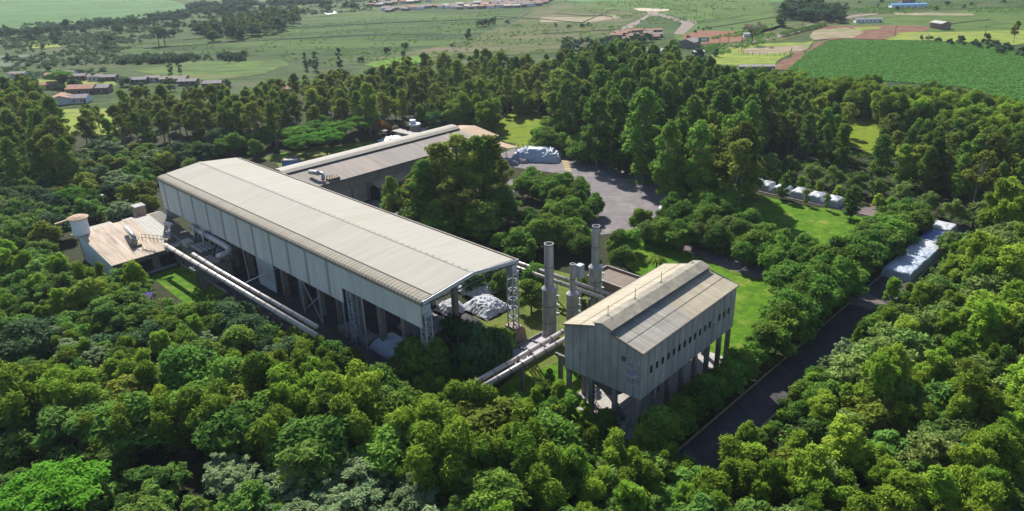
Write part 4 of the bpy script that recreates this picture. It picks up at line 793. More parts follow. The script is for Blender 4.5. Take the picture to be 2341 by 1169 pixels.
for zn_, pl, n in zones:
    done = []; xs = [p[0] for p in pl]; ys = [p[1] for p in pl]; tries = 0
    while len(done) < n and tries < 4000:
        tries += 1; px, py = rng.uniform(min(xs), max(xs)), rng.uniform(min(ys), max(ys))
        if not inpoly((px, py), pl): continue
        x, y, _ = at(px, py)
        if any((x-q[0])**2+(y-q[1])**2 < (90 if 'top' in zn_ else 60) for q in done): continue
        done.append((x, y)); rf = rng.choice(['tile', 'tile_pale', 'tile_grey', 'tile_grey', 'white_roof', 'tile']) if 'red' not in zn_ else rng.choice(['tile', 'tile', 'tile_pale'])
        cn = {'tile': 'red roofed', 'tile_pale': 'pale roofed', 'tile_grey': 'grey roofed', 'white_roof': 'white roofed'}[rf]
        house(px, py, rng.uniform(6, 10), rng.uniform(5, 6.5), rng.uniform(2.4, 3.2), rng.uniform(-.3, .3), rf, rng.choice(['brickwall', 'whitewall', 'concrete']), 'tiny %s house %s' % (cn, zn_), group=gh + ' ' + cn + ' ' + zn_, win=0)
# roof tank and walkway behind the wing
x, y, _ = at(951, 312)
T = Thing('brick_water_tank', 'W', (x, y, 0), 'square tan water tank with white lid behind the brown wing roof', 'water tank')
MB().box(x-2.2, x+2.2, y-2, y+2, 0, 5.2).build('tank', mat('tan_render', (.38,.30,.24), (.3,.24,.2), 1), T); MB().lathe(x, y, [(2.6, 5.21), (2.6, 5.7), (0, 5.9)], 16).build('lid', M['whitewall'], T); MB().lathe(x-1, y+.4, [(1.4, 6.0), (1.4, 7.2), (0, 7.4)], 14).build('header_drum', M['whitewall'], T)
x, y, _ = at(667, 380)
T = Thing('blue_kiosk', 'W', (x, y, 0), 'small blue box building with white flat roof beside the wing and garden', 'kiosk')
MB().box(x-3, x+3, y-2.2, y+2.2, 0, 2.6).build('wall', M['bluepaint'], T)
m = MB()
for p in ((x-3.1, x+3.1, y-2.3, y-2.05), (x-3.1, x+3.1, y+2.05, y+2.3), (x-3.1, x-2.85, y-2.04, y+2.04), (x+2.85, x+3.1, y-2.04, y+2.04)): m.box(*p, 2.61, 3.0)
m.build('parapet', M['concrete'], T); MB().box(x-2.8, x+2.8, y-2, y+2, 2.61, 2.72).build('roof', M['white_roof'], T)
p0, p1 = at(822, 301), at(884, 316)
T = Thing('covered_walkway', 'W', (*p0[:2], 0), 'narrow tan roofed walkway leading from the garden trees to the white sacks', 'walkway')
MB().bar((*p0[:2], 3.2), (*p1[:2], 3.2), 2.2, .15).build('roof', M['wing_monitor'], T)
m = MB()
for i in range(6):
    t = i/5; m.bar((p0[0]+(p1[0]-p0[0])*t, p0[1]+(p1[1]-p0[1])*t, 0), (p0[0]+(p1[0]-p0[0])*t, p0[1]+(p1[1]-p0[1])*t, 3.1), .15)
m.build('posts', M['steel'], T)
p0 = at(930, 318)
T = Thing('slab_roof', 'W', (*p0[:2], 0), 'flat grey slab roof between the white sacks and the brown wing', 'canopy')
c_, s_ = math.cos(-.75), math.sin(-.75)
m = MB(); P = [(p0[0]+u*c_-v*s_, p0[1]+u*s_+v*c_) for u, v in ((-7, -2.4), (7, -2.4), (7, 2.4), (-7, 2.4))]
m.hexa([(*q, 2.9) for q in P], [(*q, 3.1) for q in P]); m.build('slab', M['concrete_light'], T)
m = MB()
for q in P: m.bar((*q, 0), (*q, 2.88), .2)
m.build('posts', M['concrete'], T)
# sign, poles, fences, lamp post
x, y, _ = at(1608, 112)
T = Thing('roadside_sign', 'W', (x, y, 0), 'green and white roadside sign board on posts beside the grey farm shed', 'sign')
MB().box(x-4.0, x-3.5, y-.2, y+.2, 0, 8).build('post', M['green_sign'], T); MB().box(x-3.49, x+3.5, y-.15, y+.15, 5.0, 8.0).build('board', M['green_sign'], T); MB().box(x-2.2, x+2.4, y-.22, y-.151, 5.7, 7.3).build('panel', M['whitewall'], T); MB().box(x+3.0, x+3.3, y-.1, y+.1, 0, 4.99).build('post', M['steel'], T)
def pole(px, py, h, where):
    x, y, _ = at(px, py)
    T = Thing('utility_pole', 'W', (x, y, 0), 'thin utility pole ' + where, 'utility pole', 'utility poles along the distant roads')
    MB().tube([(x, y, 0), (x, y, h)], [.22, .14], 6).build('pole', M['wood'], T); MB().box(x-1.1, x+1.1, y-.08, y+.08, h-.9, h-.7).build('crossarm', M['wood'], T)
for px, py, w_ in ((1645, 105, 'right of the green sign'), (1665, 101, 'between green sign and bare tree'), (1696, 96, 'just left of the bare tree'), (1762, 80, 'right of the bare tree by the dirt road'), (1834, 62, 'by the dirt road below the dark tree clump'), (1862, 55, 'right of the cane strip along the dirt road'), (1554, 62, 'at the dirt road junction'), (1568, 50, 'above the dirt road junction'), (1579, 50, 'farthest at the dirt road junction'), (1695, 120, 'at the left side of the small pasture'), (1609, 50, 'in the green field above the red plot'), (1630, 30, 'in the middle of the top green field'), (1592, 38, 'left in the top green field'), (1429, 15, 'left of the sand plot'), (1441, 28, 'beside the sand plot'), (2045, 85, 'beside the red soil works'), (2250, 86, 'in the yellow pasture')):
    pole(px, py, 8.5, w_)
def fence(name, pts, n, label, frame='px', h=1.3):
    P = [at(*p) if frame == 'px' else m2w(*p) for p in pts]
    T = Thing(name, 'W', (P[0][0], P[0][1], 0), label, 'fence')
    segs = list(zip(P[:-1], P[1:])); tot = sum(math.dist(a, b) for a, b in segs); step = tot/n
    rail = MB()
    for p, q in segs:
        for z in (h*.5, h*.9): rail.bar((p[0], p[1], z), (q[0], q[1], z), .06)
        k = max(1, round(math.dist(p, q)/step))
        for i in range(k+1):
            t = i/k; x, y = p[0]+(q[0]-p[0])*t, p[1]+(q[1]-p[1])*t
            MB().box(x-.09, x+.09, y-.09, y+.09, 0, h).build('fence_post', M['wood'], T)
    rail.build('wire', M['steel_dark'], T)
fence('paddock_fence', [(1688, 122), (1720, 128), (1770, 130), (1806, 127), (1810, 116)], 14, 'tall post fence round the bare corner of the small pasture', h=2.6)
fence('meadow_fence', [(1148, 330), (1185, 336), (1225, 337)], 9, 'wire fence on posts between the meadow and the yard')
fence('road_fence', [(1605, 108), (1640, 104), (1700, 98), (1760, 84), (1800, 74)], 16, 'wire fence between the red plot and the dirt road')
x, y, _ = at(245, 492)
T = Thing('lamp_post', 'W', (x, y, 0), 'single white lamp post rising from the bushes behind the workshop', 'lamp post')
MB().tube([(x, y, 0), (x, y, 6.6)], [.12, .08], 8).build('pole', M['steel'], T); MB().lathe(x, y, [(.1, 6.6), (.45, 6.7), (.45, 6.95), (0, 7.1)], 12).build('lamp_head', M['steel'], T)
for k, (pa, pb, z) in enumerate((((-10, 322), (142, 313), 7.0), ((-10, 331), (150, 336), 5.0))):
    a_, b_ = at(*pa, z), at(*pb, z)
    T = Thing('boundary_wall', 'W', (a_[0], a_[1], 0), 'long low %s wall behind the trees at the left edge' % ('pale upper' if k == 0 else 'grey lower'), 'wall')
    A_, B_ = at(*pa), at(*pb)
    MB().bar((A_[0], A_[1], 1.2), (B_[0], B_[1], 1.2), .3, 2.4).build('wall', M['concrete_light'], T); MB().bar((A_[0], A_[1], 2.5), (B_[0], B_[1], 2.5), .45, .16).build('coping', M['steel'], T)
# garden wall behind wing, yard wall by workshop
for pts, lb in (([(97.6, -16), (97.6, -7.2)], 'thin pale kerb wall between the workshop and the small garden'), ([(97, -6.3), (70, -6.3)], 'low concrete garden wall under the twin pipes')):
    T = Thing('garden_wall', 'M', (*pts[0], 0), lb, 'wall'); MB().bar((*pts[0], .3), (*pts[1], .3), .3, .6).build('wall', M['concrete_light'], T)
# grazing horse in the meadow
x, y, _ = at(1141, 270); hp = []
T = Thing('horse', 'W', (x, y, 0), 'dark horse grazing at the top left corner of the bright meadow', 'horse')
V = [((-.1,0,1.25), .36), ((-.75,0,1.22), .36), ((-1.15,0,1.15), .26), ((.5,0,1.2), .34), ((.8,0,1.05), .24), ((1.15,0,.7), .17), ((1.4,0,.35), .13), ((1.6,0,.12), .1), ((1.32,0,.52), .15)]
Ed = [(0,1), (1,2), (0,3), (3,4), (4,5), (5,8), (8,6), (6,7)]
def leg(root, x0, y0, hind):
    n = len(V)
    P_ = [((x0, y0, .85), .16), ((x0+(.08 if hind else 0), y0, .62), .1), ((x0-(.1 if hind else 0), y0, .42), .07), ((x0, y0, .08), .065)]
    for p in P_: V.append(p)
    Ed.append((root, n)); Ed.extend([(n, n+1), (n+1, n+2), (n+2, n+3)])
leg(2, -1.05, .2, True); leg(2, -1.15, -.2, True); leg(3, .55, .2, False); leg(3, .65, -.18, False)
n = len(V); V += [((-1.4,0,1.05), .07), ((-1.5,0,.6), .06)]; Ed += [(2, n), (n, n+1)]
me = bpy.data.meshes.new('body'); me.from_pydata([v[0] for v in V], Ed, []); ho = bpy.data.objects.new('body', me); COL.objects.link(ho); ho.parent = T.o; ho.rotation_euler = (0, 0, 2.9); ho.scale = (1.35,)*3
me.materials.append(M['horse']); ho.modifiers.new('skin', 'SKIN'); me.skin_vertices.new() if not me.skin_vertices else None
for i, v in enumerate(V): me.skin_vertices[0].data[i].radius = (v[1], v[1])
me.skin_vertices[0].data[0].use_root = True
ho.modifiers.new('sub', 'SUBSURF').levels = 1

# ------------------------------------------------------------------ foliage prototypes
LM = {
 'bamboo': leafmat('bamboo_leaf', (.045,.10,.009), (.26,.36,.032), .3, .6),
 'broad': leafmat('broad_leaf', (.034,.095,.014), (.19,.31,.042), .3, .6),
 'feather': leafmat('feathery_leaf', (.038,.10,.018), (.195,.32,.055), .3, .6),
 'mango': leafmat('mango_leaf', (.07,.13,.02), (.23,.30,.08), .25, .6),
 'euca': leafmat('eucalyptus_leaf', (.03,.085,.016), (.20,.32,.04), .3, .45),
 'euca_o': leafmat('olive_eucalyptus_leaf', (.06,.10,.016), (.26,.30,.045), .3, .6),
 'pale': leafmat('pale_leaf', (.09,.14,.055), (.20,.27,.12), .2, .3),
 'bright': leafmat('bright_leaf', (.06,.20,.014), (.15,.32,.024), .35, .5),
 'lime': leafmat('lime_leaf', (.07,.155,.01), (.33,.45,.05), .35, .6),
 'far': leafmat('far_leaf', (.03,.07,.03), (.075,.13,.045), .2, .5),
 'yellow': leafmat('olive_yellow_leaf', (.12,.165,.02), (.23,.26,.035), .3, .5),
 'orange': leafmat('orange_blossom', (.15,.10,.02), (.42,.2,.03), .3, .3),
 'pink': leafmat('pink_blossom', (.3,.12,.26), (.55,.25,.45), .3, .3),
 'brown': leafmat('dry_twigs', (.14,.11,.09), (.22,.18,.14), .1, .3),
}
def unit(rg, n):
    d = rg.normal(size=(n, 3)); return d/np.linalg.norm(d, axis=1)[:, None]
def leafmesh(name, mt, rg, C, R, dens, L, Wd, up=.35, droop=.35, spread=.75, tvar=.35):
    C = np.asarray(C, float); R = np.asarray(R, float)
    if R.ndim == 1: R = np.stack([R, R, R*.8], 1)
    cnt = np.maximum(3, (dens*(R[:, 0]*R[:, 2])).astype(int)); idx = np.repeat(np.arange(len(C)), cnt); n = len(idx)
    d = unit(rg, n); fl = (d[:, 2] < -.1) & (rg.random(n) < .7); d[fl, 2] *= -1
    rr = 1-.6*rg.random(n)**1.3 + .14*rg.normal(size=n)
    pos = C[idx] + d*R[idx]*rr[:, None]
    nr = d*.75 + unit(rg, n)*spread + np.array([0, 0, up]); nr /= np.linalg.norm(nr, axis=1)[:, None]
    t = np.cross(nr, unit(rg, n)); t /= np.linalg.norm(t, axis=1)[:, None]+1e-9
    t[:, 2] -= droop*np.abs(rg.random(n)); t /= np.linalg.norm(t, axis=1)[:, None]
    b = np.cross(nr, t); b /= np.linalg.norm(b, axis=1)[:, None]+1e-9
    s = (.65+.7*rg.random(n))[:, None]
    v = np.stack([pos - t*L*.5*s, pos + b*Wd*.5*s, pos + t*L*.5*s, pos - b*Wd*.5*s], 1).reshape(-1, 3)
    f = np.arange(4*n).reshape(-1, 4)
    me = bpy.data.meshes.new(name); me.vertices.add(4*n); me.vertices.foreach_set('co', v.ravel().astype(np.float32))
    me.loops.add(4*n); me.loops.foreach_set('vertex_index', f.ravel().astype(np.int32))
    me.polygons.add(n); me.polygons.foreach_set('loop_start', (np.arange(n)*4).astype(np.int32)); me.polygons.foreach_set('loop_total', np.full(n, 4, np.int32))
    me.update(calc_edges=True)
    pt = rg.random(len(C)); tone = np.clip(pt[idx]*.45 + rg.random(n)*(tvar+.3) - .04, 0, 1)
    at_ = me.attributes.new('tone', 'FLOAT', 'FACE'); at_.data.foreach_set('value', tone.astype(np.float32))
    me.materials.append(mt); return me
def trunkmesh(name, mt, rg, h, r, tips, lean=.0):
    m = MB(); k = 4
    pts = [(lean*h*(i/k)**2 + .03*h*rg.normal()*.3*(i > 0), .03*h*rg.normal()*.3*(i > 0), h*i/k) for i in range(k+1)]
    m.tube(pts, [r*(1-.6*i/k) for i in range(k+1)], 6, False)
    for tp in tips:
        z0 = min(h*.97, max(.25*h, tp[2]*.62)); t = z0/h; bx_ = lean*h*t*t
        mid = ((bx_+tp[0])*.5, tp[1]*.5, (z0+tp[2])*.5+.1*abs(tp[0]))
        m.tube([(bx_, 0, z0), mid, tuple(tp)], [r*.38, r*.24, r*.09], 4, False)
    me = bpy.data.meshes.new(name); me.from_pydata(m.v, [], m.f); me.materials.append(mt); me.update(); return me
PROTO = {}
def proto(kind, n, fn):
    PROTO[kind] = []
    for i in range(n):
        rg = np.random.default_rng(sum(map(ord, kind))*100+i); PROTO[kind].append(fn(rg, i))
def _dome(rg, n, w, z0, h, flat=1.0, jit=.25, rmin=.2, rmax=.34):
    """puffs over the upper surface of a domed crown: w = crown width, z0..h"""
    d = unit(rg, n); d[:, 2] = np.abs(d[:, 2])*1.0 - .25*(rg.random(n) < .45)
    k = .62 + .38*rg.random(n)
    C = np.stack([d[:, 0]*w/2*k*.78, d[:, 1]*w/2*k*.78, z0 + (h-z0)*(.25+.62*np.clip(d[:, 2], -.4, 1)*flat*k)], 1)
    C += rg.normal(size=(n, 3))*jit
    R = w*(rmin + (rmax-rmin)*rg.random(n))*.55
    return C, R
def mk_bamboo(rg, i):
    """clump of stems bending over at the top into drooping plumes"""
    C = []; R = []; tips = []
    n = 5+i % 4
    for k in range(n):
        a = rg.random()*6.28; r = .5+1.9*math.sqrt(rg.random()); H = 8.5+4.5*rg.random()-.6*r; x, y = r*math.cos(a), r*math.sin(a); w = 1.05+.5*rg.random()
        lx, ly = .9*math.cos(a), .9*math.sin(a)
        for j in range(7):
            t = j/6; C.append((x+lx*t*t+.25*rg.normal(), y+ly*t*t+.25*rg.normal(), H*(.22+.74*t)-.25*t*t*t)); q = w*(1.0-.15*abs(t-.7))*(.8+.4*rg.random()); R.append((q, q, q*1.05))
        C.append((x+lx*1.8, y+ly*1.8, H*.84)); R.append((w*.7, w*.7, w*.9)); tips.append((x, y, H*.85))
    return (leafmesh('crown', LM['bamboo'], rg, C, np.array(R)*.94, 165, .78, .22, .3, .7), trunkmesh('trunk', M['bark'], rg, 7.5, .16, tips), 12.0)
def mk_broad(rg, i, lm='broad', w=6.6, h=8.2, dens=185, L=.64, Wd=.28, n=40):
    w *= .85+.3*rg.random(); C, R = _dome(rg, n, w, 1.4, h)
    C[:3, 2] += .6
    return (leafmesh('crown', LM[lm], rg, C, R, dens, L, Wd, .35, .4), trunkmesh('trunk', M['bark'], rg, h*.62, .22, C[::5]*np.array([.8, .8, .92])), h)
def mk_feather(rg, i):
    w = 7.2*(.85+.3*rg.random()); C, R = _dome(rg, 40, w, 1.2, 8.2, .9, .3, .13, .24)
    R3 = np.stack([R, R, R*.7], 1)
    return (leafmesh('crown', LM['feather'], rg, C, R3, 240, .8, .22, .6, .45, .7), trunkmesh('trunk', M['bark'], rg, 5, .2, C[::5]*np.array([.8, .8, .92])), 8.2)
def mk_mango(rg, i):
    C, R = _dome(rg, 46, 7.0, .8, 7.2, 1.0, .12, .15, .25)
    return (leafmesh('crown', LM['mango'], rg, C, R, 240, .5, .22, .3, .5), trunkmesh('trunk', M['bark'], rg, 4, .25, C[::8]*np.array([.7, .7, .85])), 7.2)
def mk_euca(rg, i, lm='euca', h=23., w=7.4, n=62, base=.12, dens=75, L=.8, Wd=.40, rm=(.8, 1.6), bark='bark_pale', tr=.26):
    t = rg.random(n)**.8; z = h*(base+(.97-base)*t)
    env = w/2*np.sin(np.pi*np.clip(.14+.84*(t*.92), 0, 1))**.8*(1.08-.38*t); a = rg.random(n)*6.28; rr = env*np.sqrt(rg.random(n))
    lean = (rg.random()-.5)*.06
    C = np.stack([rr*np.cos(a)+lean*h*(z/h)**2, rr*np.sin(a), z], 1); R = (rm[0]+(rm[1]-rm[0])*rg.random(n))*(1.15-.45*t)
    C = np.vstack([C, [(lean*h, 0, h*.965), (lean*h+.3, .2, h*.93), (lean*h-.4, -.2, h*.9)]]); R = np.append(R, [.95, 1.2, 1.35])
    R3 = np.stack([R, R, R*1.05], 1)
    return (leafmesh('crown', LM[lm], rg, C, R3, dens, L, Wd, .25, .9), trunkmesh('trunk', M[bark], rg, h*.93, tr, C[::4]*np.array([.8, .8, .98]), lean), h)
def mk_airy(rg, i): return mk_euca(rg, i, 'euca_o', 20., 8.8, 32, .36, 70, .8, .40, (.9, 1.8), 'bark_pale', .28)
def mk_pale(rg, i):
    C, R = _dome(rg, 95, 11, 2, 9.5, .95, .4, .06, .13); R = np.stack([R*1.2, R*1.2, R*.6], 1)
    return (leafmesh('crown', LM['pale'], rg, C, R, 230, .75, .24, .9, .2, .6), trunkmesh('trunk', M['bark_pale'], rg, 6, .3, C[::4]*np.array([.85, .85, .95])), 9.5)
def mk_umbrella(rg, i):
    n = 52; a = rg.random(n)*6.28; r = 4.9*np.sqrt(rg.random(n)); z = 6.6-.055*r*r+.35*rg.normal(size=n)
    C = np.stack([r*np.cos(a), r*np.sin(a), z], 1); R = np.stack([.9+.4*rg.random(n)]*2+[.42+.2*rg.random(n)], 1)
    return (leafmesh('crown', LM['bright'], rg, C, R, 260, .45, .22, .9, .1, .5), trunkmesh('trunk', M['bark'], rg, 4.6, .26, C[::4]*np.array([.9, .9, .96])), 7)
def mk_lime(rg, i):
    """tall loose bush with upswept leafy shoots"""
    n = 44; h = 10.5+2*rg.random(); t = rg.random(n)**.7; z = h*(.12+.84*t); w = 6.2
    a = rg.random(n)*6.28; rr = w/2*np.sqrt(rg.random(n))*(1.0-.6*t**1.8)
    C = np.stack([rr*np.cos(a), rr*np.sin(a), z], 1); R = np.stack([.62+.45*rg.random(n)]*2+[.75+.5*rg.random(n)], 1)
    return (leafmesh('crown', LM['lime'], rg, C, R, 250, .62, .21, .3, .5, .9), trunkmesh('trunk', M['bark'], rg, h*.6, .18, C[::5]*np.array([.8, .8, .9])), h)
def mk_far(rg, i):
    w, h = 6.0+3*rg.random(), 5.5+4*rg.random(); C, R = _dome(rg, 13, w, .6, h, 1, .3, .28, .46)
    return (leafmesh('tree', LM['far'], rg, C, R, 22, 1.3, .8, .3, .3), None, h)
def mk_cone(rg, i): return mk_euca(rg, i, 'far', 13., 5.2, 26, .05, 40, .9, .5, (.8, 1.2), 'bark', .2)
proto('bamboo', 6, mk_bamboo); proto('broad', 6, mk_broad); proto('feather', 6, mk_feather); proto('mango', 4, mk_mango); proto('euca', 6, mk_euca); proto('airy', 6, mk_airy)
proto('pale', 3, mk_pale); proto('umbrella', 3, mk_umbrella); proto('lime', 6, mk_lime); proto('far', 6, mk_far); proto('cone', 3, mk_cone)
proto('yellow', 2, lambda r, i: mk_broad(r, i, 'yellow', 6, 6.5)); proto('orange', 1, lambda r, i: mk_broad(r, i, 'orange', 7, 7)); proto('pink', 1, lambda r, i: mk_broad(r, i, 'pink', 7, 6))
proto('young', 2, lambda r, i: mk_euca(r, i, 'euca', 4.6, 1.9, 16, .12, 150, .4, .2, (.35, .55), 'bark', .06))
proto('grey', 2, lambda r, i: mk_broad(r, i, 'far', 9, 8))
NAMES = {'bamboo': ('bamboo_clump', 'bamboo', 'drooping bamboo clump'), 'broad': ('leafy_tree', 'tree', 'leafy green tree'), 'feather': ('feathery_tree', 'tree', 'spreading tree with feathery leaves'), 'mango': ('mango_tree', 'mango tree', 'rounded mango tree with pale leaves'),
         'euca': ('eucalyptus_tree', 'eucalyptus', 'tall dark eucalyptus'), 'airy': ('open_crowned_tree', 'tree', 'tall see-through olive green tree'), 'pale': ('silvery_tree', 'tree', 'pale silvery green spreading tree'),
         'umbrella': ('flat_topped_tree', 'tree', 'bright green flat topped tree'), 'lime': ('bushy_tree', 'tree', 'yellow green bushy tree'), 'far': ('far_tree', 'tree', 'small dark distant tree'), 'cone': ('cypress_tree', 'tree', 'dark upright tree'),
         'yellow': ('olive_tree', 'tree', 'yellowish olive green round tree'), 'orange': ('flowering_tree', 'flowering tree', 'round tree with orange blossom'), 'pink': ('flowering_tree', 'flowering tree', 'round tree in pink blossom'), 'young': ('sapling', 'sapling', 'slim young tree'), 'grey': ('leafy_tree', 'tree', 'dark grey green wide tree')}
ADJ = ['', 'broad ', 'slim ', 'ragged ', 'lopsided ', 'dense ']
LANDMARKS = [('the purple sheet roof', 318, 690), ('the tan workshop roof', 220, 560), ('the white round tank', 165, 520), ('the twin pipes\' visible end', 690, 740), ('the pier of the twin pipes', 480, 660), ('the open warehouse mouth', 960, 790),
    ('the open pipe ends', 1075, 890), ('the left steel stack', 1256, 700), ('the right steel stack', 1363, 600), ('the stilted shed\'s near stilts', 1380, 930), ('the stilted shed\'s windowed wall', 1600, 850), ('the patch of sunlit avenue', 1790, 850),
    ('the avenue junction', 1980, 690), ('the near avenue tarps', 2040, 610), ('the far avenue tarps', 2110, 530), ('the white tarp row', 1830, 440), ('the upper lawn', 1850, 500), ('the stilted shed\'s far gable', 1690, 650), ('the yard', 1430, 440), ('the blue tarp heap', 1228, 350),
    ('the meadow with the horse', 1180, 290), ('the brick water tank', 951, 300), ('the blue kiosk', 667, 376), ('the warehouse back corner', 370, 400), ('the wing\'s canopy', 860, 420), ('the bright glade', 2000, 290), ('the big crop field', 2100, 170), ('the bare tree', 1718, 90),
    ('the farm shed', 1576, 110), ('the white gabled house', 143, 230), ('the pale village roofs', 400, 190), ('the far dark pine pair', 370, 95), ('the top left field', 200, 50), ('the cane field', 700, 90), ('the tiny village', 1100, 15), ('the bottom left corner', 0, 1169), ('the bottom edge silvery trees', 700, 1160),
    ('the bottom edge below the shed', 1400, 1169), ('the bottom right corner', 2341, 1169), ('the right edge', 2341, 800), ('the left edge', 0, 800), ('the left edge trees', 0, 330), ('the dark hollow of the forest', 400, 960), ('the garden lawns', 760, 345)]
def where(px, py):
    best = min(LANDMARKS, key=lambda q: (q[1]-px)**2+(q[2]-py)**2*1.5); dx, dy = px-best[1], py-best[2]; d = math.hypot(dx, dy)
    side = ('right of ' if dx > 0 else 'left of ') if abs(dx) > abs(dy)*1.3 else ('below ' if dy > 0 else 'above ')
    return ('just ' if d < 70 else '' if d < 160 else 'farther ') + side + best[0]
CNT = {}
LABELG = {}
def plant(kind, x, y, H=None, sc=None, rng=random, vi=None, label=None, group=None, wid=1.0):
    pr = PROTO[kind]; vi = rng.randrange(len(pr)) if vi is None else vi
    cr_, tk, h0 = pr[vi]; s = sc or (H/h0 if H else rng.uniform(.85, 1.15)); hh = h0*s
    nm, cat, desc = NAMES[kind]; px, py = pj(x, y, hh*.8)
    lb = label or '%s%s %s' % (ADJ[vi % 6], desc, where(px, py))
    if not label:
        for ad in ('', 'smaller ', 'taller ', 'rounder ', 'leaning ', 'looser ', 'older ', 'younger ', 'fuller ', 'thinner '):
            if LABELG.setdefault(ad+lb, group) == group: lb = ad+lb; break
    if tk is None: r = bpy.data.objects.new(nm, cr_)
    else: r = bpy.data.objects.new(nm, None)
    COL.objects.link(r); r.location = (x, y, 0); r.rotation_euler = (0, 0, rng.uniform(0, 6.28)); r.scale = (s*wid, s*wid, s)
    tag(r, lb, cat, group or (None if label else lb + ' group'))
    if tk is not None:
        c = bpy.data.objects.new('crown', cr_); COL.objects.link(c); c.parent = r
        t = bpy.data.objects.new('trunk', tk); COL.objects.link(t); t.parent = r
    CNT[nm] = CNT.get(nm, 0)+1
    return r
PLACED = {}
def near(x, y, d):
    gx, gy = int(x//8), int(y//8)
    for i in range(gx-1, gx+2):
        for j in range(gy-1, gy+2):
            for q in PLACED.get((i, j), ()):
                if (q[0]-x)**2+(q[1]-y)**2 < d*d: return True
    return False
def mark(x, y): PLACED.setdefault((int(x//8), int(y//8)), []).append((x, y))
def blocked(x, y, mg=1.5):
    a, b = w2m(x, y)
    if -3-mg < a < 119+mg and -12 < b < 27+mg: return not (a < 119 and b < -10.5-mg*.5)
    if 96-mg < a < 122+mg and 26 < b < 121+mg: return True
    if 95-mg < a < 124+mg and -26-mg < b < 0: return True
    if -53.6-mg*.45 < a < -46+mg*.6 and 17 < b < 160: return True
    if -46 < a < 50 and 147.5-mg*.6 < b < 157.5+mg*.6: return True
    if 68 < a < 97 and -18 < b < 0: return True
    if -10 < a < 30 and 24 < b < 48: return True
    if -24 < a < 0 and -1 < b < 32: return True
    ox, oy, yw = FR['S']; c, s = math.cos(yw), math.sin(yw); u, v = (x-ox)*c+(y-oy)*s, -(x-ox)*s+(y-oy)*c
    if -2-mg*.7 < u < 34+mg*.7 and -1.5-mg*.7 < v < 18+mg*.7: return True
    return False
CLEAR = [[(1143, 264), (1222, 262), (1226, 328), (1190, 338), (1160, 330), (1135, 305)], [(1170, 368), (1180, 342), (1275, 345), (1330, 374), (1430, 402), (1520, 448), (1500, 470), (1450, 490), (1400, 506), (1385, 470), (1378, 440), (1335, 396), (1285, 384)],
    [(1720, 478), (1740, 446), (1760, 450), (1850, 475), (1985, 515), (1960, 545), (1860, 530), (1800, 495)], [(1742, 412), (1915, 456), (1912, 478), (1880, 480), (1745, 440)], [(1895, 472), (2005, 495), (1990, 510), (1890, 482)],
    [(1620, 606), (1690, 622), (1785, 655), (1755, 735), (1690, 755), (1684, 650)], [(1960, 690), (1995, 690), (1990, 720), (1900, 830), (1800, 930), (1700, 1010), (1645, 1010), (1720, 930), (1850, 800)], [(2010, 640), (2030, 590), (2095, 515), (2110, 500), (2142, 535), (2060, 620)],
    [(1960, 272), (2006, 274), (1996, 304), (1960, 302)], [(1490, 575), (1600, 590), (1700, 625), (1690, 650), (1560, 600), (1490, 600)], [(375, 553), (690, 742), (698, 730), (440, 575)], [(360, 632), (430, 610), (475, 664), (430, 655)], [(540, 600), (560, 575), (860, 700), (955, 745), (975, 782), (930, 806), (868, 775), (700, 728)],
    [(1728, 356), (1800, 350), (1960, 400), (2120, 450), (2240, 482), (2240, 530), (2110, 520), (1900, 455), (1740, 420)], [(1080, 884), (1200, 800), (1290, 756), (1290, 806), (1150, 860), (1090, 888)], [(1300, 830), (1460, 905), (1440, 935), (1345, 945), (1302, 905)], [(1292, 742), (1520, 604), (1600, 600), (1683, 652), (1680, 745), (1460, 905), (1292, 838)],
    [(1240, 550), (1270, 550), (1275, 765), (1240, 765)], [(1295, 600), (1335, 600), (1330, 720), (1298, 720)], [(1350, 505), (1376, 505), (1380, 660), (1348, 660)], [(165, 540), (230, 560), (300, 590), (410, 560), (402, 484), (370, 482)], [(150, 495), (190, 492), (190, 540), (155, 540)],
    [(640, 385), (1070, 290), (1140, 315), (1142, 330), (870, 380), (870, 410), (770, 440)], [(1830, 156), (1893, 95), (2110, 96), (2341, 130), (2341, 192), (2200, 186), (2000, 160)], [(125, 215), (240, 203), (240, 240), (125, 244)], [(145, 255), (168, 255), (160, 292), (145, 290)],
    [(470, 196), (480, 196), (480, 198), (470, 198)], [(700, 362), (740, 350), (870, 322), (870, 338), (780, 352)], [(362, 402), (548, 358), (1180, 590), (1184, 700), (960, 690), (376, 476)], [(1186, 600), (1290, 640), (1290, 655), (1186, 618)], [(658, 368), (680, 368), (680, 384), (658, 384)],
    [(1160, 345), (1280, 345), (1282, 372), (1220, 380), (1150, 375)], [(860, 318), (960, 290), (965, 310), (880, 335)], [(1470, 108), (1510, 108), (1510, 124), (1470, 124)], [(1550, 92), (1612, 92), (1620, 128), (1560, 128)], [(1660, 108), (1850, 96), (1790, 150), (1680, 140)]]
def hides(x, y, H, w, r0=.0):
    for z in (H, H*.8, H*.6, H*.4, H*.2, 0.5):
        for dx in ((0,) if z < H*r0 or w == 0 else (-w, 0, w)):
            p = pj(x+dx, y, z)
            for c in CLEAR:
                if inpoly(p, c): return True
    return False
SUNNY = [[(1300, 392), (1400, 420), (1500, 458), (1470, 478), (1400, 500), (1385, 470), (1340, 405)], [(1690, 650), (1762, 662), (1740, 722), (1700, 742)], [(1800, 482), (1950, 515), (1940, 535), (1860, 520)], [(1770, 425), (1905, 462), (1900, 480), (1770, 445)],
    [(1150, 290), (1215, 285), (1215, 320), (1170, 325)]]
def shades(x, y, H):
    for f in (.6, .9):
        k = H*f/math.tan(SUN_EL); p = pj(x-k*math.cos(SUN_AZ), y-k*math.sin(SUN_AZ), 0)
        for c in SUNNY:
            if inpoly(p, c): return True
    return False
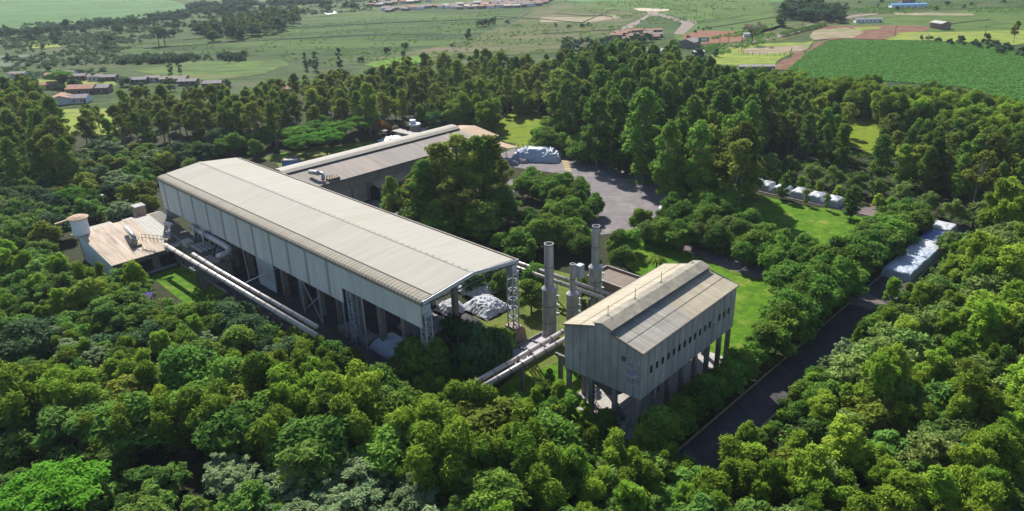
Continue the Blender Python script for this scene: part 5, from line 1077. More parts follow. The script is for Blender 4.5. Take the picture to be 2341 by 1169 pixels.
HW = {'bamboo': 2.2, 'broad': 2.4, 'feather': 2.6, 'mango': 2.8, 'euca': 2.2, 'airy': 2.6, 'pale': 4, 'umbrella': 4, 'lime': 2.2, 'far': 0, 'cone': 1.5, 'yellow': 2.3, 'grey': 3}
def region(poly, kinds, sp, hr, seed, zbox=None, lim=9999, jit=.45, mg=2.0, minx=None, use=.9, group=None):
    """fill: a tree is planted where the top of its crown falls inside the surveyed outline"""
    rng = random.Random(seed); xs = []; ys = []
    for p in poly:
        for z in (hr[0]*use, hr[1]*use):
            q = at(p[0], p[1], z); xs.append(q[0]); ys.append(q[1])
    n = 0; y = min(ys); row = 0; cand = []
    while y < max(ys)+sp:
        x = min(xs)+(row % 2)*sp/2
        while x < max(xs)+sp:
            cand.append((x+rng.uniform(-jit, jit)*sp, y+rng.uniform(-jit, jit)*sp)); x += sp
        y += sp*.87; row += 1
    kk = [k for k, w in kinds for _ in range(w)]
    for x, y in cand:
        H = rng.uniform(*hr)*(1.22 if rng.random() < .08 else 1); k = rng.choice(kk); p = pj(x, y, H*use)
        if k.startswith('far') and False: continue
        if not inpoly(p, poly) or blocked(x, y, mg) or near(x, y, sp*.62) or hides(x, y, H*.98, HW.get(k, 2), .3) or shades(x, y, H): continue
        Hk = H
        plant(k, x, y, H=Hk, rng=rng, group=group, wid=rng.uniform(1.0, 1.4)); mark(x, y); n += 1
        if n >= lim: break
    return n
ONE = {}
def one(kind, px, py, H, label, ground=True, vi=None, wid=1.0, seed=1):
    """a single tree whose foot stands at the surveyed point"""
    x, y, _ = at(px, py); rng = random.Random(int(px*7+py)); mark(x, y)
    return plant(kind, x, y, H=H, rng=rng, label=label, vi=vi, wid=wid)
# ------------------------------------------------------------------ individual trees first
mangos = [(1758, 395, 8.0), (1806, 408, 8.5), (1856, 420, 8.0), (1905, 434, 8.5), (1955, 444, 8.5), (2003, 458, 8.0), (2060, 474, 8.5), (2118, 494, 8.0), (2172, 512, 8.2), (2222, 522, 8.0)]
for i, (px, py, H) in enumerate(mangos):
    one('mango', px, py, H, ['leftmost', 'second', 'third', 'fourth', 'fifth', 'sixth', 'seventh', 'eighth', 'ninth', 'rightmost'][i] + ' of the rounded mango trees in the row behind the white tarps')
for i, (px, py, H) in enumerate(((1770, 420, 4.5), (1830, 432, 4.5), (1872, 441, 4), (1915, 455, 4.5), (1958, 462, 4.6), (2005, 478, 4.8), (2035, 486, 5))):
    one('lime', px, py, H, ['first', 'second', 'third', 'fourth', 'fifth', 'sixth', 'last'][i] + ' small light green bush from the left between tarps and mango row', wid=1.4)
one('euca', 1944.6, 500.6, 10.5, 'lone dark tree on the right part of the upper lawn, trunk and shadow visible', wid=1.7)
one('euca', 1790, 457, 8.5, 'dark tree in front of the third white tarp on the upper lawn edge', wid=1.6)
one('young', 1841, 469, 4.4, 'thin sapling in front of the fourth and fifth white tarps', vi=0); one('young', 1888, 481, 4.2, 'thin sapling in front of the last white tarp', vi=1)
for i, (px, py, H) in enumerate(((1465, 535, 8.5), (1518, 550, 8), (1585, 562, 8), (1637, 585, 8.5), (1697, 612, 8.5), (1765, 638, 9.0), (1600, 520, 9), (1660, 530, 9), (1710, 545, 9.5), (1740, 575, 9))):
    one('broad', px, py, H, ['first', 'second', 'third', 'fourth', 'fifth', 'sixth'][i] + ' leafy tree from the left in the row between the lawn and the curved path' if i < 6 else ['dark leafy tree above the curved path, left part', 'dark leafy tree above the curved path, centre left', 'dark leafy tree above the curved path, centre right', 'dark leafy tree above the curved path, right part'][i-6])
for i, (px, py) in enumerate(((690, 340), (730, 328), (775, 330), (822, 318), (748, 352), (700, 362))):
    one('umbrella', px, py, 9, ['leftmost', 'second', 'widest', 'rightmost', 'lower right', 'lower left'][i] + ' bright flat topped tree by the garden lawns', wid=1.15)
one('orange', 874, 308, 8, 'round tree with orange blossom right of the bright flat topped trees'); one('pink', 500, 342, 8, 'pink blossoming tree left of the bright garden trees', wid=.8)
one('pink', 470, 362, 2.6, 'low pink shrub just behind the warehouse far end')
one('umbrella', 165, 492, 8.5, 'bright green dome shaped tree left of the workshop roof', wid=.95); one('yellow', 300, 478, 9, 'olive tree with brown tips at the warehouse back corner', wid=1.1); one('yellow', 345, 488, 7, 'smaller olive tree touching the warehouse back corner')
one('yellow', 215, 735, 11, 'yellowish dome tree standing out below the purple sheet roof', wid=1.0)
one('pale', 255, 372, 11, 'dark silvery spreading tree in the left wood above the warehouse end', wid=1.1); one('mango', 437, 395, 6, 'flat pale leaved tree behind the warehouse left gable', wid=1.3)
one('grey', 64, 372, 9, 'flat topped dark tree by the low wall at the left edge')
one('airy', 900, 520, 16, 'pale green tree at the left of the courtyard grove', wid=.9)
for i, (px, py, H, w_) in enumerate(((975, 520, 21, 1.1), (1010, 505, 24, 1.15), (1055, 500, 26, 1.15), (1090, 500, 26, 1.1), (1120, 490, 25, 1.1), (1150, 470, 15, .9), (960, 500, 17, 1.1), (1035, 530, 17, 1.1), (1075, 540, 14, 1.2), (1000, 545, 12, 1.2), (945, 520, 15, 1), (1120, 520, 13, 1.1))):
    one('airy' if i % 3 else 'euca', px, py, H, '%s tree in the courtyard grove before the brown wing' % ['tall left', 'tall centre left', 'tallest', 'tall twin of the tallest', 'tall right', 'small yellow green right', 'middle height left', 'middle height centre', 'low front centre', 'low front left', 'low far left', 'low front right'][i], wid=w_*1.3)
for i, (px, py, H) in enumerate(((960, 540, 11), (1000, 548, 9), (1050, 545, 10), (1100, 545, 11), (1140, 515, 12), (930, 505, 12), (1080, 520, 16), (985, 515, 17), (1030, 515, 20))):
    one('euca' if i > 5 else 'broad', px, py, H, ['low leafy tree at the left foot', 'low leafy tree at the front foot', 'leafy tree at the centre foot', 'leafy tree at the right foot', 'leafy tree at the right end', 'leafy tree at the left end', 'dark inner tree right of centre', 'dark inner tree left of centre', 'dark inner tree'][i]+' of the courtyard grove', wid=1.5)
one('euca', 1535, 205, 26, 'tallest dark conical tree right of the white shed', wid=1.5); one('euca', 1783, 62, 20, 'big dark oval tree above the cane strip', wid=1.7)
for i, (px, py, H) in enumerate(((1078, 668, 6.5), (1118, 652, 7.5), (1152, 672, 6.5))): one('broad', px, py, H, ['left', 'middle', 'right'][i]+' leafy tree just beyond the sack heaps at the warehouse mouth', wid=1.2)
for i, (px, py, H) in enumerate(((715, 838, 7.5), (765, 852, 7.2), (688, 806, 6.2), (800, 862, 6.8), (740, 880, 8), (690, 850, 8))):
    one('broad' if i % 2 else 'bamboo', px, py, H, ['bamboo covering the lower end of the twin pipes', 'leafy tree right of the lower end of the twin pipes', 'low bamboo left of the lower end of the twin pipes', 'leafy tree left of the shaded blue tarp heap', 'tall bamboo in front of the lower pipe end', 'leafy tree in front of the lower pipe end'][i], wid=1.2)
for i, (px, py, H) in enumerate(((135, 645, 8), (180, 655, 7.8), (225, 668, 8), (280, 672, 8), (325, 668, 6.5), (100, 600, 8))):
    one('feather', px, py, H, ['tree left of the workshop gable wall', 'tree before the workshop gable wall', 'tree before the lower left corner of the workshop', 'tree overlapping the lower edge of the tan roof', 'small tree right of the one overlapping the tan roof', 'tree left below the white round tank'][i], wid=1.25)
# bare tree
x, y, _ = at(1718, 103); rg = np.random.default_rng(3)
T = Thing('bare_tree', 'W', (x, y, 0), 'wide nearly leafless grey brown tree beside the dirt road', 'tree')
m = MB(); tips = []
m.tube([(x, y, 0), (x+.2, y, 3), (x, y, 5.5)], [.55, .42, .35], 8, False)
for i in range(12):
    a = i*.53+rg.random(); r = 3+4.5*rg.random(); z = 10+6*rg.random()
    p = (x+r*math.cos(a), y+r*math.sin(a), z); q = (x+r*.35*math.cos(a), y+r*.35*math.sin(a), 5.5+(z-5.5)*.5)
    m.tube([(x, y, 4.5+.1*i), q, p], [.22, .14, .05], 5, False); tips.append(p)
    for j in range(5):
        b = a+rg.normal()*.7; s_ = 1.2+2*rg.random(); p2 = (q[0]+(r*.6)*math.cos(b), q[1]+(r*.6)*math.sin(b), z-1+2*rg.random()); m.tube([q, p2], [.09, .03], 4, False); tips.append(p2)
m.build('trunk', M['bark'], T)
me = leafmesh('twigs', LM['brown'], rg, np.array(tips)-np.array([x, y, 0]), np.full(len(tips), 1.5), 42, .8, .07, .1, .1, 1.0)
o = bpy.data.objects.new('twigs', me); COL.objects.link(o); o.parent = T.o
# araucarias, right edge tree
for k, (px, py, H) in enumerate(((364, 106, 15), (378, 104, 13))):
    x, y, _ = at(px, py); rg = np.random.default_rng(8+k)
    T = Thing('pine_tree', 'W', (x, y, 0), 'dark layered umbrella pine, %s of the pair beyond the left scrub' % ('taller left one' if k == 0 else 'shorter right one'), 'pine tree')
    m = MB(); m.tube([(x, y, 0), (x+.3, y, H)], [.4, .18], 6, False); C = []
    for j in range(6):
        z = H*(.5+.1*j); r = 4.4-.4*j
        for i in range(7): a = i*.9+j; C.append((r*math.cos(a), r*math.sin(a), z)); m.tube([(x+.2, y, z-.8), (x+r*math.cos(a), y+r*math.sin(a), z)], [.12, .05], 4, False)
    m.build('trunk', M['bark'], T); C = np.array(C)
    o = bpy.data.objects.new('crown', leafmesh('crown', LM['far'], rg, C, np.stack([np.full(len(C), 1.3)]*2+[np.full(len(C), .6)], 1), 60, .9, .4)); COL.objects.link(o); o.parent = T.o
one('airy', 2316, 99, 15, 'open crowned tree with two pale stems at the right edge of the yellow pasture', wid=1.0)
# palm and left-edge palm
def palm(px, py, H, label):
    x, y, _ = at(px, py); rg = np.random.default_rng(int(px))
    T = Thing('palm_tree', 'W', (x, y, 0), label, 'palm tree')
    MB().tube([(x, y, 0), (x+.15, y, H*.5), (x, y, H)], [.25, .2, .18], 8, False).build('trunk', M['bark'], T)
    for i in range(15):
        a = i*2.4; L_ = 3.2; m = MB(); up = .5+.5*((i*7) % 5)/5
        pts = [(x+L_*t*math.cos(a), y+L_*t*math.sin(a), H+up*1.6*t-2.6*t*t) for t in (0, .25, .5, .75, 1)]
        sx, sy = -math.sin(a), math.cos(a)
        for j in range(4):
            w0, w1 = (.12, .5, .55, .4, .05)[j], (.12, .5, .55, .4, .05)[j+1]; p, q = pts[j], pts[j+1]
            m.poly([(p[0]-sx*w0, p[1]-sy*w0, p[2]-w0*.5), p, q, (q[0]-sx*w1, q[1]-sy*w1, q[2]-w1*.5)]); m.poly([p, (p[0]+sx*w0, p[1]+sy*w0, p[2]-w0*.5), (q[0]+sx*w1, q[1]+sy*w1, q[2]-w1*.5), q])
        m.build('frond', LM['yellow'] if i % 3 else LM['lime'], T)
palm(1499, 622, 4.2, 'small feathery palm behind the roof corner of the stilted shed'); palm(12, 540, 13, 'tall palm at the left edge beside the workshop')
# hedge-like cane strip
for pts, w_, lb in (([(1785, 84), (1835, 72), (1885, 60)], 5, 'long strip of tall grey green cane along the dirt road'), ([(1725, 82), (1748, 66)], 4, 'short strip of cane right of the bare tree')):
    P = [at(*p) for p in pts]; C = []; rg = np.random.default_rng(4)
    for p, q in zip(P[:-1], P[1:]):
        n = int(math.dist(p, q)/1.2)
        for i in range(n):
            t = i/n
            for s_ in range(3): C.append((p[0]+(q[0]-p[0])*t+rg.normal()*w_*.25-P[0][0], p[1]+(q[1]-p[1])*t+rg.normal()*w_*.4-P[0][1], 1.5+rg.random()))
    C = np.array(C); me = leafmesh('cane_strip', LM['pale'] if w_ == 9 else LM['euca'], rg, C, np.full(len(C), 1.3), 34, .9, .3, .3, -.2)
    o = bpy.data.objects.new('cane_strip', me); COL.objects.link(o); o.location = P[0]; tag(o, lb, 'cane', kind='stuff')
# ------------------------------------------------------------------ woods, region by region
N_ = {}
# foreground forest
N_['f1'] = region([(-40, 545), (60, 560), (150, 600), (300, 600), (330, 640), (300, 700), (200, 700), (130, 730), (60, 720), (-40, 700)], [('feather', 4), ('bamboo', 1), ('lime', 1)], 4.6, (7, 10), 11, group='trees left of and below the workshop')
N_['f2'] = region([(-40, 700), (60, 720), (200, 715), (330, 700), (400, 690), (480, 680), (560, 690), (640, 735), (700, 765), (700, 800), (560, 790), (400, 800), (200, 800), (-40, 800)], [('broad', 2), ('grey', 1), ('yellow', 1), ('bamboo', 1), ('lime', 1), ('pale', 1)], 4.2, (5, 8), 12, group='trees between the purple sheet and the twin pipes')
N_['f3'] = region([(-40, 800), (200, 800), (400, 800), (560, 790), (700, 790), (860, 815), (940, 850), (1060, 890), (1090, 900), (1180, 925), (1260, 935), (1290, 960), (1290, 1080), (1100, 1100), (900, 1060), (700, 1000), (500, 930), (-40, 990)], [('bamboo', 7), ('feather', 1), ('broad', 2), ('yellow', 1)], 4.3, (6.5, 13.5), 13, group='trees of the dark foreground forest')
N_['f4'] = region([(470, 950), (540, 930), (700, 990), (900, 1040), (960, 1110), (1000, 1260), (640, 1260), (500, 1080)], [('pale', 9), ('feather', 1)], 5.4, (7, 9.5), 14, group='silvery trees at the bottom edge')
N_['f5'] = region([(-40, 1020), (300, 1020), (490, 1040), (640, 1110), (660, 1260), (-40, 1260)], [('feather', 7), ('umbrella', 1)], 4.6, (6, 8.5), 15, group='trees in the bottom left corner')
N_['f6'] = region([(1000, 1110), (1290, 1085), (1300, 1000), (1330, 985), (1480, 985), (1540, 1010), (1600, 1060), (1620, 1260), (1000, 1260)], [('feather', 4), ('lime', 2), ('bamboo', 2)], 4.2, (6.5, 9), 16, group='trees at the bottom below the stilted shed')
# under and around the stilted shed
N_['s2'] = region([(1100, 640), (1180, 620), (1245, 600), (1245, 700), (1200, 740), (1180, 690)], [('broad', 1)], 4.4, (7, 10), 18, mg=-2, group='trees beside the warehouse mouth')
for i, (px, py, H) in enumerate(((1215, 715, 8), (1225, 668, 8), (1330, 690, 6), (1420, 620, 8))): one('broad', px, py, H, ['leafy tree between the warehouse column and the left stack', 'leafy tree behind the left steel stack under the twin pipes', 'leafy bush between the middle and right stacks', 'leafy tree right behind the right steel stack'][i], wid=1.1)
for i, (px, py, H) in enumerate(((1048, 866, 14), (1098, 866, 13.5), (1008, 862, 10), (1135, 835, 8.5), (958, 832, 6.0), (1015, 880, 8.5), (1075, 890, 7), (930, 850, 6.5), (1150, 800, 6), (956, 872, 11.0), (990, 884, 11.5))):
    one('grey' if i < 3 else 'broad', px, py, H, ['tallest dark tree standing before the open warehouse mouth', 'second tall dark tree before the open warehouse mouth', 'dark tree under the near lattice column', 'dark tree left of the column plinth', 'low dark bush at the near column foot', 'dark tree in front of the tallest one at the mouth', 'small leafy tree just above the open pipe ends', 'low tree right of the blue tarp heap in the shade', 'small dark bush beside the column plinth', 'tree hiding the foot of the near lattice column, left one', 'tree hiding the foot of the near lattice column, right one'][i], wid=.72 if i < 3 else 1.15)  # first three get darker leaves, standing in for the warehouse's shade
for i, (a, b, H) in enumerate(((-19, 2, 5.5), (-18, 6, 5.2), (-21, 8.5, 5.5), (-19.5, 12, 5.4), (-17.5, 16, 4.2), (-10, 1, 5.5), (-7.5, -3, 7), (-12, -4, 6), (-23, 4, 6), (-25, 7.5, 5.5), (-28, 6, 6), (-3, 4, 5.5), (-1, 0, 6.5), (-21.5, 22, 4.5), (-23.5, 12, 6), (-27, 11, 6.5), (-31, 10, 6.2), (-35, 11, 6))):
    x, y, _ = m2w(a, b); mark(x, y); plant('broad' if i % 2 else 'lime', x, y, H=H, rng=random.Random(i), label='%s under or beside the open-ended pipes' % ['leafy bush', 'round bush', 'dark leafy bush', 'pale leafy bush', 'small low bush', 'bright bush', 'tall bush', 'ragged bush', 'wide bush', 'twiggy bush', 'dense bush', 'low dense bush', 'upper left bush', 'bush by the first stilt', 'bush left of the front stilts', 'bright bush before the front stilts', 'second bush before the front stilts', 'bush before the right front stilt'][i])
rw = random.Random(77); n_ = 0
for b_ in range(8, 92, 1):
    for a_ in (-43.6, -40.4, -37.0):
        if (b_+int(a_)) % 3: continue
        aa, bb = a_+rw.uniform(-.7, .7), b_+rw.uniform(-.6, .6)
        if 10 < bb < 50 and aa > -41.5: continue
        if 53 < bb < 58 and aa < -42: continue
        if (a_ > -38 and bb > 72): continue
        x, y, _ = m2w(aa, bb)
        if near(x, y, 2.3): continue
        if hides(x, y, 9.5 if a_ < -42 else 11, 1.5, .3) and a_ > -43: continue
        H = rw.uniform(6.8, 8.2) if bb < 50 else rw.uniform(9.5, 11.5)
        mark(x, y); plant('broad', x, y, H=H, rng=rw, group='leafy trees along the left side of the avenue', label=None, wid=1.1)
# tree rings around yard and lawns
for i, (px, py, H) in enumerate(((1562, 528, 9), (1605, 512, 9.5), (1640, 500, 9.5), (1535, 500, 8))): one('broad', px, py, H, ['dark rounded', 'tallest rounded', 'broad rounded', 'lower rounded'][i] + ' tree by the lone white tarp at the yard corner', wid=1.2)
for i_, b_ in enumerate(range(98, 147, 4)):
    for a_ in (-42.2, -37.6):
        x, y, _ = m2w(a_+.6*math.sin(b_), b_+(2 if a_ > -40 else 0)); mark(x, y); plant('broad', x, y, H=8.6+.9*math.sin(b_*2.1), rng=rw, group='leafy trees along the left side of the avenue', wid=1.25)
for b_ in range(20, 104, 3):
    x, y, _ = m2w(-55.0+.5*math.sin(b_*1.7), b_); H = 3.6+1.2*math.sin(b_*2.3)
    if not 52 < b_ < 58: mark(x, y); plant('lime' if b_ % 2 else 'broad', x, y, H=H, rng=rw, group='bushes along the right side of the avenue', wid=1.5)
N_['c0'] = region([(1180, 470), (1290, 450), (1290, 520), (1180, 545), (1120, 540)], [('broad', 1)], 6, (5, 7), 20, group='trees inside the courtyard ring')
N_['c1'] = region([(1165, 370), (1200, 368), (1290, 395), (1330, 400), (1375, 440), (1380, 480), (1340, 520), (1420, 480), (1460, 500), (1440, 560), (1340, 600), (1230, 600), (1120, 560), (1110, 540), (1240, 500), (1280, 470), (1270, 420), (1180, 410)], [('broad', 1)], 4.6, (7, 9), 21, group='trees ringing the courtyard')
N_['c2'] = region([(1550, 440), (1600, 425), (1660, 440), (1665, 480), (1560, 500), (1520, 490)], [('broad', 1)], 5, (8, 9.5), 22, group='trees at the right end of the yard')
N_['c3'] = region([(1430, 490), (1540, 480), (1700, 478), (1760, 508), (1850, 545), (1990, 560), (2070, 480), (2110, 500), (2060, 560), (2000, 640), (1950, 690), (1900, 760), (1840, 740), (1785, 770), (1775, 745), (1800, 680), (1815, 640), (1760, 560), (1640, 528), (1560, 515), (1450, 512)], [('broad', 5), ('mango', 1)], 5.0, (7, 9), 23, group='trees between lawns and avenue')
N_['c4'] = region([(1700, 740), (1780, 730), (1850, 720), (1840, 800), (1760, 860), (1700, 800)], [('broad', 1)], 4.6, (6.5, 8.5), 24, group='trees at the left side of the avenue')
N_['c5'] = region([(1450, 440), (1560, 420), (1560, 450), (1540, 470)], [('broad', 1)], 5, (8, 9), 25, group='trees behind the yard corner')
# right-hand slope
N_['r0'] = region([(2250, 500), (2300, 410), (2420, 370), (2420, 900), (2310, 860), (2240, 700), (2220, 590)], [('lime', 4), ('euca', 1), ('mango', 1)], 5.6, (11, 16), 30, group='tall trees at the right edge')
N_['r1'] = region([(2140, 570), (2200, 545), (2380, 380), (2380, 900), (2200, 860), (2100, 800), (2010, 760), (2040, 690), (2110, 640)], [('lime', 4), ('feather', 1), ('mango', 2)], 4.6, (6.5, 10), 31, group='bushy trees on the right slope')
N_['r2'] = region([(2010, 760), (2100, 790), (2380, 900), (2380, 1260), (1620, 1260), (1610, 1080), (1680, 1030), (1760, 990), (1820, 920), (1900, 860), (1960, 810)], [('lime', 7), ('mango', 2), ('feather', 2), ('bamboo', 1), ('yellow', 1)], 4.4, (7, 11.5), 32, group='bushy trees in the bottom right')
N_['r3'] = region([(2140, 480), (2240, 470), (2341, 400), (2341, 520), (2200, 560), (2130, 560)], [('lime', 1), ('mango', 2)], 6, (6, 7.5), 33, group='trees above the avenue tarps')
for i, (px, py, H, k) in enumerate(((2035, 700, 7, 'lime'), (1930, 845, 7.5, 'pale'), (1955, 800, 5.5, 'euca'), (1890, 860, 5, 'pale'), (1880, 950, 7, 'broad'), (1830, 985, 6, 'broad'), (1700, 1050, 7, 'lime'))):
    one(k, px, py, H, ['light feathery bush at the avenue junction right side', 'greyish bush on the right verge of the dark avenue', 'small dark bush above the greyish verge bush', 'low pale shrub at the avenue right edge', 'bright leafy bush overhanging the avenue, upper', 'bright leafy bush overhanging the avenue, lower', 'lime bush at the lower end of the visible avenue'][i], wid=1.1 if k != 'pale' else .8)
# eucalyptus plantation and bamboo belt on the right
N_['e1'] = region([(1240, 220), (1300, 145), (1400, 108), (1500, 100), (1600, 132), (1700, 165), (1760, 190), (1760, 290), (1700, 350), (1560, 360), (1440, 330), (1330, 320), (1250, 290)], [('euca', 5), ('airy', 1)], 7.0, (18, 28), 41, group='eucalyptus plantation right of the meadow')
N_['e2'] = region([(1760, 190), (1850, 212), (1950, 245), (2060, 270), (2150, 268), (2240, 285), (2380, 290), (2380, 430), (2260, 450), (2100, 410), (1960, 375), (1760, 345), (1700, 330)], [('euca', 4), ('airy', 2)], 6.3, (12.5, 18.5), 42, group='eucalyptus plantation around the glade')
N_['e3'] = region([(1640, 160), (1700, 155), (1850, 168), (2000, 180), (2200, 200), (2380, 235), (2380, 300), (2250, 275), (2120, 245), (1980, 215), (1800, 195), (1660, 185)], [('bamboo', 1)], 6.4, (11, 15), 43, group='bamboo clumps in the dark belt along the big crop field')
N_['e4'] = region([(1215, 270), (1330, 300), (1440, 350), (1560, 400), (1680, 400), (1720, 350), (1760, 350), (1740, 400), (1660, 430), (1560, 430), (1440, 390), (1330, 340), (1230, 330)], [('broad', 1)], 5.6, (8, 11), 44, group='leafy trees at the foot of the plantation')
N_['e5'] = region([(1240, 130), (1400, 90), (1480, 100), (1500, 125), (1420, 125), (1300, 160), (1240, 210), (1220, 180)], [('airy', 2), ('euca', 1)], 7.5, (14, 19), 45, group='tall trees above the plantation')
# belt across the middle
N_['b1'] = region([(-40, 165), (40, 178), (80, 190), (140, 270), (150, 330), (-40, 330)], [('airy', 3), ('euca', 2)], 8, (15, 21), 51, group='tall trees at the left edge')
N_['b2'] = region([(170, 240), (260, 205), (420, 196), (560, 200), (640, 180), (760, 160), (860, 160), (940, 130), (1080, 118), (1240, 130), (1230, 175), (1100, 190), (1000, 215), (860, 240), (620, 260), (400, 262), (200, 300), (150, 300)], [('airy', 4), ('euca', 1)], 8.4, (13, 19), 52, group='tall trees of the belt behind the plant')
N_['b3'] = region([(960, 240), (1040, 200), (1130, 180), (1240, 170), (1270, 200), (1240, 230), (1130, 250), (1010, 262)], [('bamboo', 3), ('broad', 1)], 6.0, (9, 14), 53, group='bamboo clumps above the meadow')
N_['b4'] = region([(450, 290), (620, 285), (700, 270), (860, 262), (960, 262), (1060, 262), (1060, 280), (1000, 290), (900, 285), (800, 270), (640, 300), (560, 345), (500, 350), (440, 340)], [('broad', 3), ('grey', 1)], 6.4, (7, 9.5), 54, group='low trees in front of the belt')
N_['b5'] = region([(1060, 262), (1120, 268), (1150, 300), (1130, 310), (1060, 290)], [('broad', 1)], 5, (7, 8.5), 55, group='trees beside the meadow')
# left wood
N_['l1'] = region([(-40, 330), (60, 340), (150, 345), (200, 320), (330, 320), (430, 330), (520, 345), (540, 356), (440, 375), (370, 385), (355, 410), (368, 460), (300, 455), (240, 470), (180, 490), (120, 540), (-40, 560)], [('feather', 4), ('pale', 1), ('grey', 1), ('yellow', 1)], 6.2, (6.5, 10), 61, group='trees of the left wood')
# far trees
N_['d1'] = region([(-20, 62), (60, 66), (160, 50), (290, 42), (330, 36), (420, 22), (450, 5), (600, -4), (700, 0), (860, -4), (850, 14), (740, 20), (690, 30), (560, 44), (440, 60), (300, 66), (180, 78), (60, 88), (-20, 90)], [('far', 1)], 31, (6, 10), 71, use=.5, group='dark trees of the far valley')
N_['d2'] = region([(450, 62), (540, 38), (680, 24), (682, 46), (560, 74), (470, 84)], [('far', 2), ('airy', 1)], 12, (10, 14), 72, use=.5, group='wood beside the cane field')
N_['d3'] = region([(-20, 90), (240, 84), (250, 120), (240, 150), (560, 122), (562, 140), (440, 150), (330, 165), (200, 180), (-20, 178)], [('far', 1)], 42, (2.5, 5.5), 73, use=.5, group='small trees in the valley scrub')
N_['d4'] = region([(640, 128), (820, 128), (1060, 95), (1060, 102), (830, 150), (640, 140)], [('far', 1)], 30, (3, 6), 74, use=.5, group='trees below the cane field')
N_['d5'] = region([(1800, 2), (1860, 6), (1925, 14), (1930, 30), (1860, 34), (1800, 28)], [('far', 2), ('euca', 0)], 7, (8, 12), 75, use=.6, group='dark clump by the top edge')
N_['d6'] = region([(2090, 84), (2240, 90), (2345, 108), (2345, 132), (2280, 118), (2230, 104)], [('far', 1)], 8, (3, 5), 76, use=.5, group='hedge trees by the yellow pasture')
N_['d7'] = region([(1900, 4), (2341, -6), (2341, 14), (2200, 24), (2060, 28), (1930, 24)], [('far', 1)], 40, (3, 6), 77, use=.5, group='bushes by the top right edge')
N_['d8'] = region([(1600, 60), (1570, 86), (1545, 96), (1610, 66), (1750, 60), (1700, 68)], [('far', 1)], 8, (2, 3), 78, use=.5, group='bushes by the red plot')
N_['d9'] = region([(1280, 92), (1400, 84), (1470, 78), (1500, 90), (1470, 108), (1300, 118)], [('far', 1)], 10, (5, 9), 79, use=.5, group='trees among the red roofs')
N_['d10'] = region([(280, 182), (530, 186), (540, 206), (290, 204)], [('far', 1)], 13, (3, 5.5), 91, use=.5, group='garden trees among the left village houses')
N_['d11'] = region([(60, 170), (270, 172), (275, 188), (60, 186)], [('far', 1)], 15, (3.5, 6), 92, use=.5, group='garden trees in the far village row')
for i, (px, py, H) in enumerate(((1072, 89, 9), (1098, 62, 8), (1112, 60, 8), (1128, 57, 7), (1160, 55, 5), (394, 84, 9), (247, 100, 9), (390, 168, 10), (412, 172, 11), (700, 160, 11), (722, 162, 12), (778, 158, 13), (885, 122, 6), (926, 112, 6), (1270, 62, 4), (1300, 66, 4), (1330, 64, 4), (1345, 60, 4), (1598, 130, 6), (1637, 130, 6), (150, 200, 9), (172, 205, 9), (142, 214, 8), (2255, 92, 5))):
    k = 'cone' if i in (7, 8, 9, 10, 11) else 'far'
    one(k, px, py, H, '%s dark tree %s, %s' % ('upright' if k == 'cone' else 'single', where(px, py), ['apart', 'in a row', 'the next one', 'the smaller one', 'the larger one', 'standing alone'][i % 6]) , wid=1.1 if k == 'far' else .9)
one('umbrella', 145, 198, 9, 'large dark round tree in the left meadow between the two house rows', wid=1.1)
# scrub: low growth nobody could count, over the valley floor and the verges
def scrub(name, polys, n, size, mt, label, seed, hmax=1.0, dens=30, L=.9):
    rng = random.Random(seed); rg = np.random.default_rng(seed); C = []; R = []
    for pl in polys:
        P = [at(*p)[:2] for p in pl]; xs = [p[0] for p in P]; ys = [p[1] for p in P]; k = 0; tr = 0
        while k < n and tr < n*6:
            tr += 1; x, y = rng.uniform(min(xs), max(xs)), rng.uniform(min(ys), max(ys))
            if not inpoly((x, y), P) or blocked(x, y, 0): continue
            if noise.noise(Vector((x*.025, y*.025, seed))) < -.12: continue
            s_ = rng.uniform(*size); C.append((x, y, s_*.3)); R.append((s_, s_, s_*hmax)); k += 1
    me = leafmesh(name, mt, rg, C, np.array(R), dens, L, L*.55, .4, .1); o = bpy.data.objects.new(name, me); COL.objects.link(o); tag(o, label, 'undergrowth', kind='stuff'); return o
scrub('far_wood', [[(-20, 72), (60, 74), (160, 60), (290, 48), (420, 28), (430, 40), (300, 60), (180, 72), (60, 84), (-20, 86)], [(420, 14), (560, 2), (600, 12), (520, 36), (440, 34)], [(600, -2), (760, -6), (740, 8), (620, 14)]], 170, (2.2, 4.4), LM['far'], 'dark wooded strip along the edge of the top left field', 80, 1.1, 12, 1.5)
scrub('hedge_scrub', [[(250, 146), (330, 150), (440, 146), (562, 140), (560, 128), (440, 132), (330, 134)]], 90, (2, 3.8), LM['far'], 'dark grey hedge of bushes below the cane field', 86, 1.1, 12, 1.5)
scrub('valley_scrub', [[(0, 85), (250, 80), (330, 100), (240, 130), (470, 120), (560, 130), (420, 145), (60, 185), (0, 180)], [(430, 20), (850, -10), (850, 25), (690, 35), (500, 60), (400, 45)], [(0, 60), (400, 30), (440, 70), (300, 100), (0, 90)]], 800, (.8, 2.4), LM['far'], 'grey green scrub covering the far valley floor', 81, .9, 14, 1.3)
scrub('field_scrub', [[(640, 126), (1060, 98), (1200, 50), (1470, 60), (1400, 110), (900, 160), (640, 145)], [(1900, 20), (2341, 5), (2341, 30), (2000, 32)], [(1560, 100), (1760, 60), (1780, 90), (1640, 130)], [(1300, 10), (1600, -5), (1760, 10), (1590, 60), (1400, 50)], [(260, 110), (640, 60), (1150, 26), (1060, 96), (640, 132)]], 620, (.5, 1.7), LM['euca'], 'scattered low bushes over the mixed fields', 82, .7, 14, 1.0)
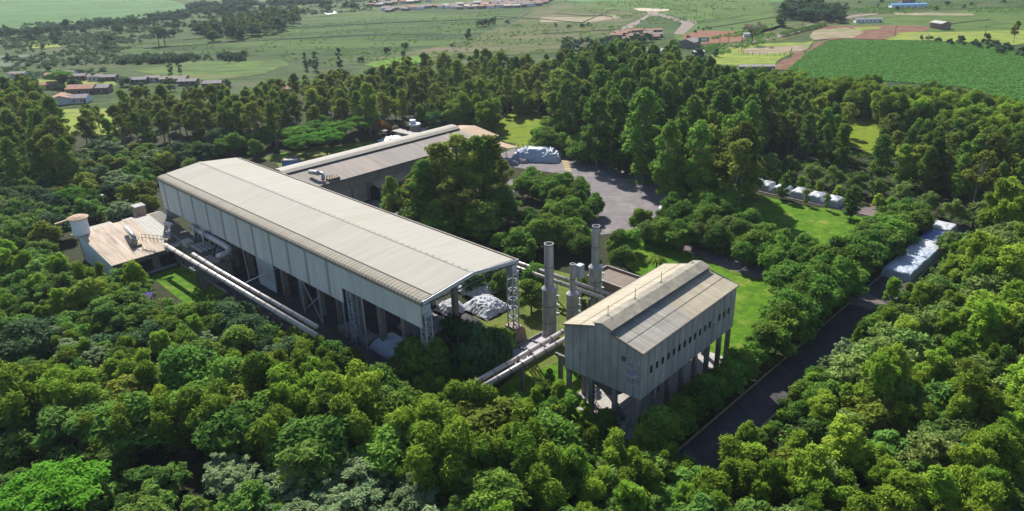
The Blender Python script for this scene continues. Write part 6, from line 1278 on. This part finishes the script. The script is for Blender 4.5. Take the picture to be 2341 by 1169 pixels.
scrub('forest_undergrowth', [[(-60, 560), (330, 640), (560, 700), (860, 850), (1200, 950), (1600, 1060), (1640, 1400), (-60, 1400)], [(1990, 760), (2341, 400), (2500, 700), (2341, 1300), (1640, 1300), (1700, 1040), (1900, 880)], [(1200, 330), (1440, 420), (1700, 460), (2300, 560), (2341, 420), (1700, 300), (1300, 250)], [(-20, 350), (350, 400), (340, 480), (0, 560)]], 1500, (.7, 1.6), LM['broad'], 'dense dark undergrowth on the forest floor', 83, .7, 26, .6)
P_ = [at(*p)[:2] for p in [(1893, 94), (2110, 95), (2250, 101), (2345, 122), (2500, 150), (2500, 300), (2341, 235), (2200, 200), (2000, 185), (1790, 170), (1840, 125)]]
rg = np.random.default_rng(90); xs = [p[0] for p in P_]; ys = [p[1] for p in P_]; C = []
for i in range(44000):
    x_, y_ = rg.uniform(min(xs), max(xs)), rg.uniform(min(ys), max(ys))
    if inpoly((x_, y_), P_): C.append((x_, y_, .45))
C = np.array(C); LM['crop'] = leafmat('crop_leaf', (.09,.22,.035), (.15,.31,.055), .3, .2)
o = bpy.data.objects.new('crop_rows', leafmesh('crop_rows', LM['crop'], rg, C, np.full(len(C), .7), 4, .95, .6, 1.2, .1)); COL.objects.link(o); tag(o, 'dense bright green crop covering the big field', 'crop', kind='stuff')
print('TREES', N_, CNT, len(bpy.data.objects))

# ------------------------------------------------------------------ the air between camera and the far valley
hm = bpy.data.materials.new('haze'); hm.use_nodes = True; hn = hm.node_tree.nodes; hn.remove(hn['Principled BSDF'])
pv = hn.new('ShaderNodeVolumePrincipled'); pv.inputs['Color'].default_value = (.72, .84, 1.0, 1); pv.inputs['Density'].default_value = .00006; pv.inputs['Anisotropy'].default_value = .3
hm.node_tree.links.new(pv.outputs[0], hn['Material Output'].inputs['Volume'])
b = MB(); b.box(-3050, 3050, -450, 4250, -1, 84); o = b.build('haze', hm); o['kind'] = 'stuff'
for o in bpy.data.objects:
    for k_ in ('_fr', '_off'):
        if k_ in o: del o[k_]
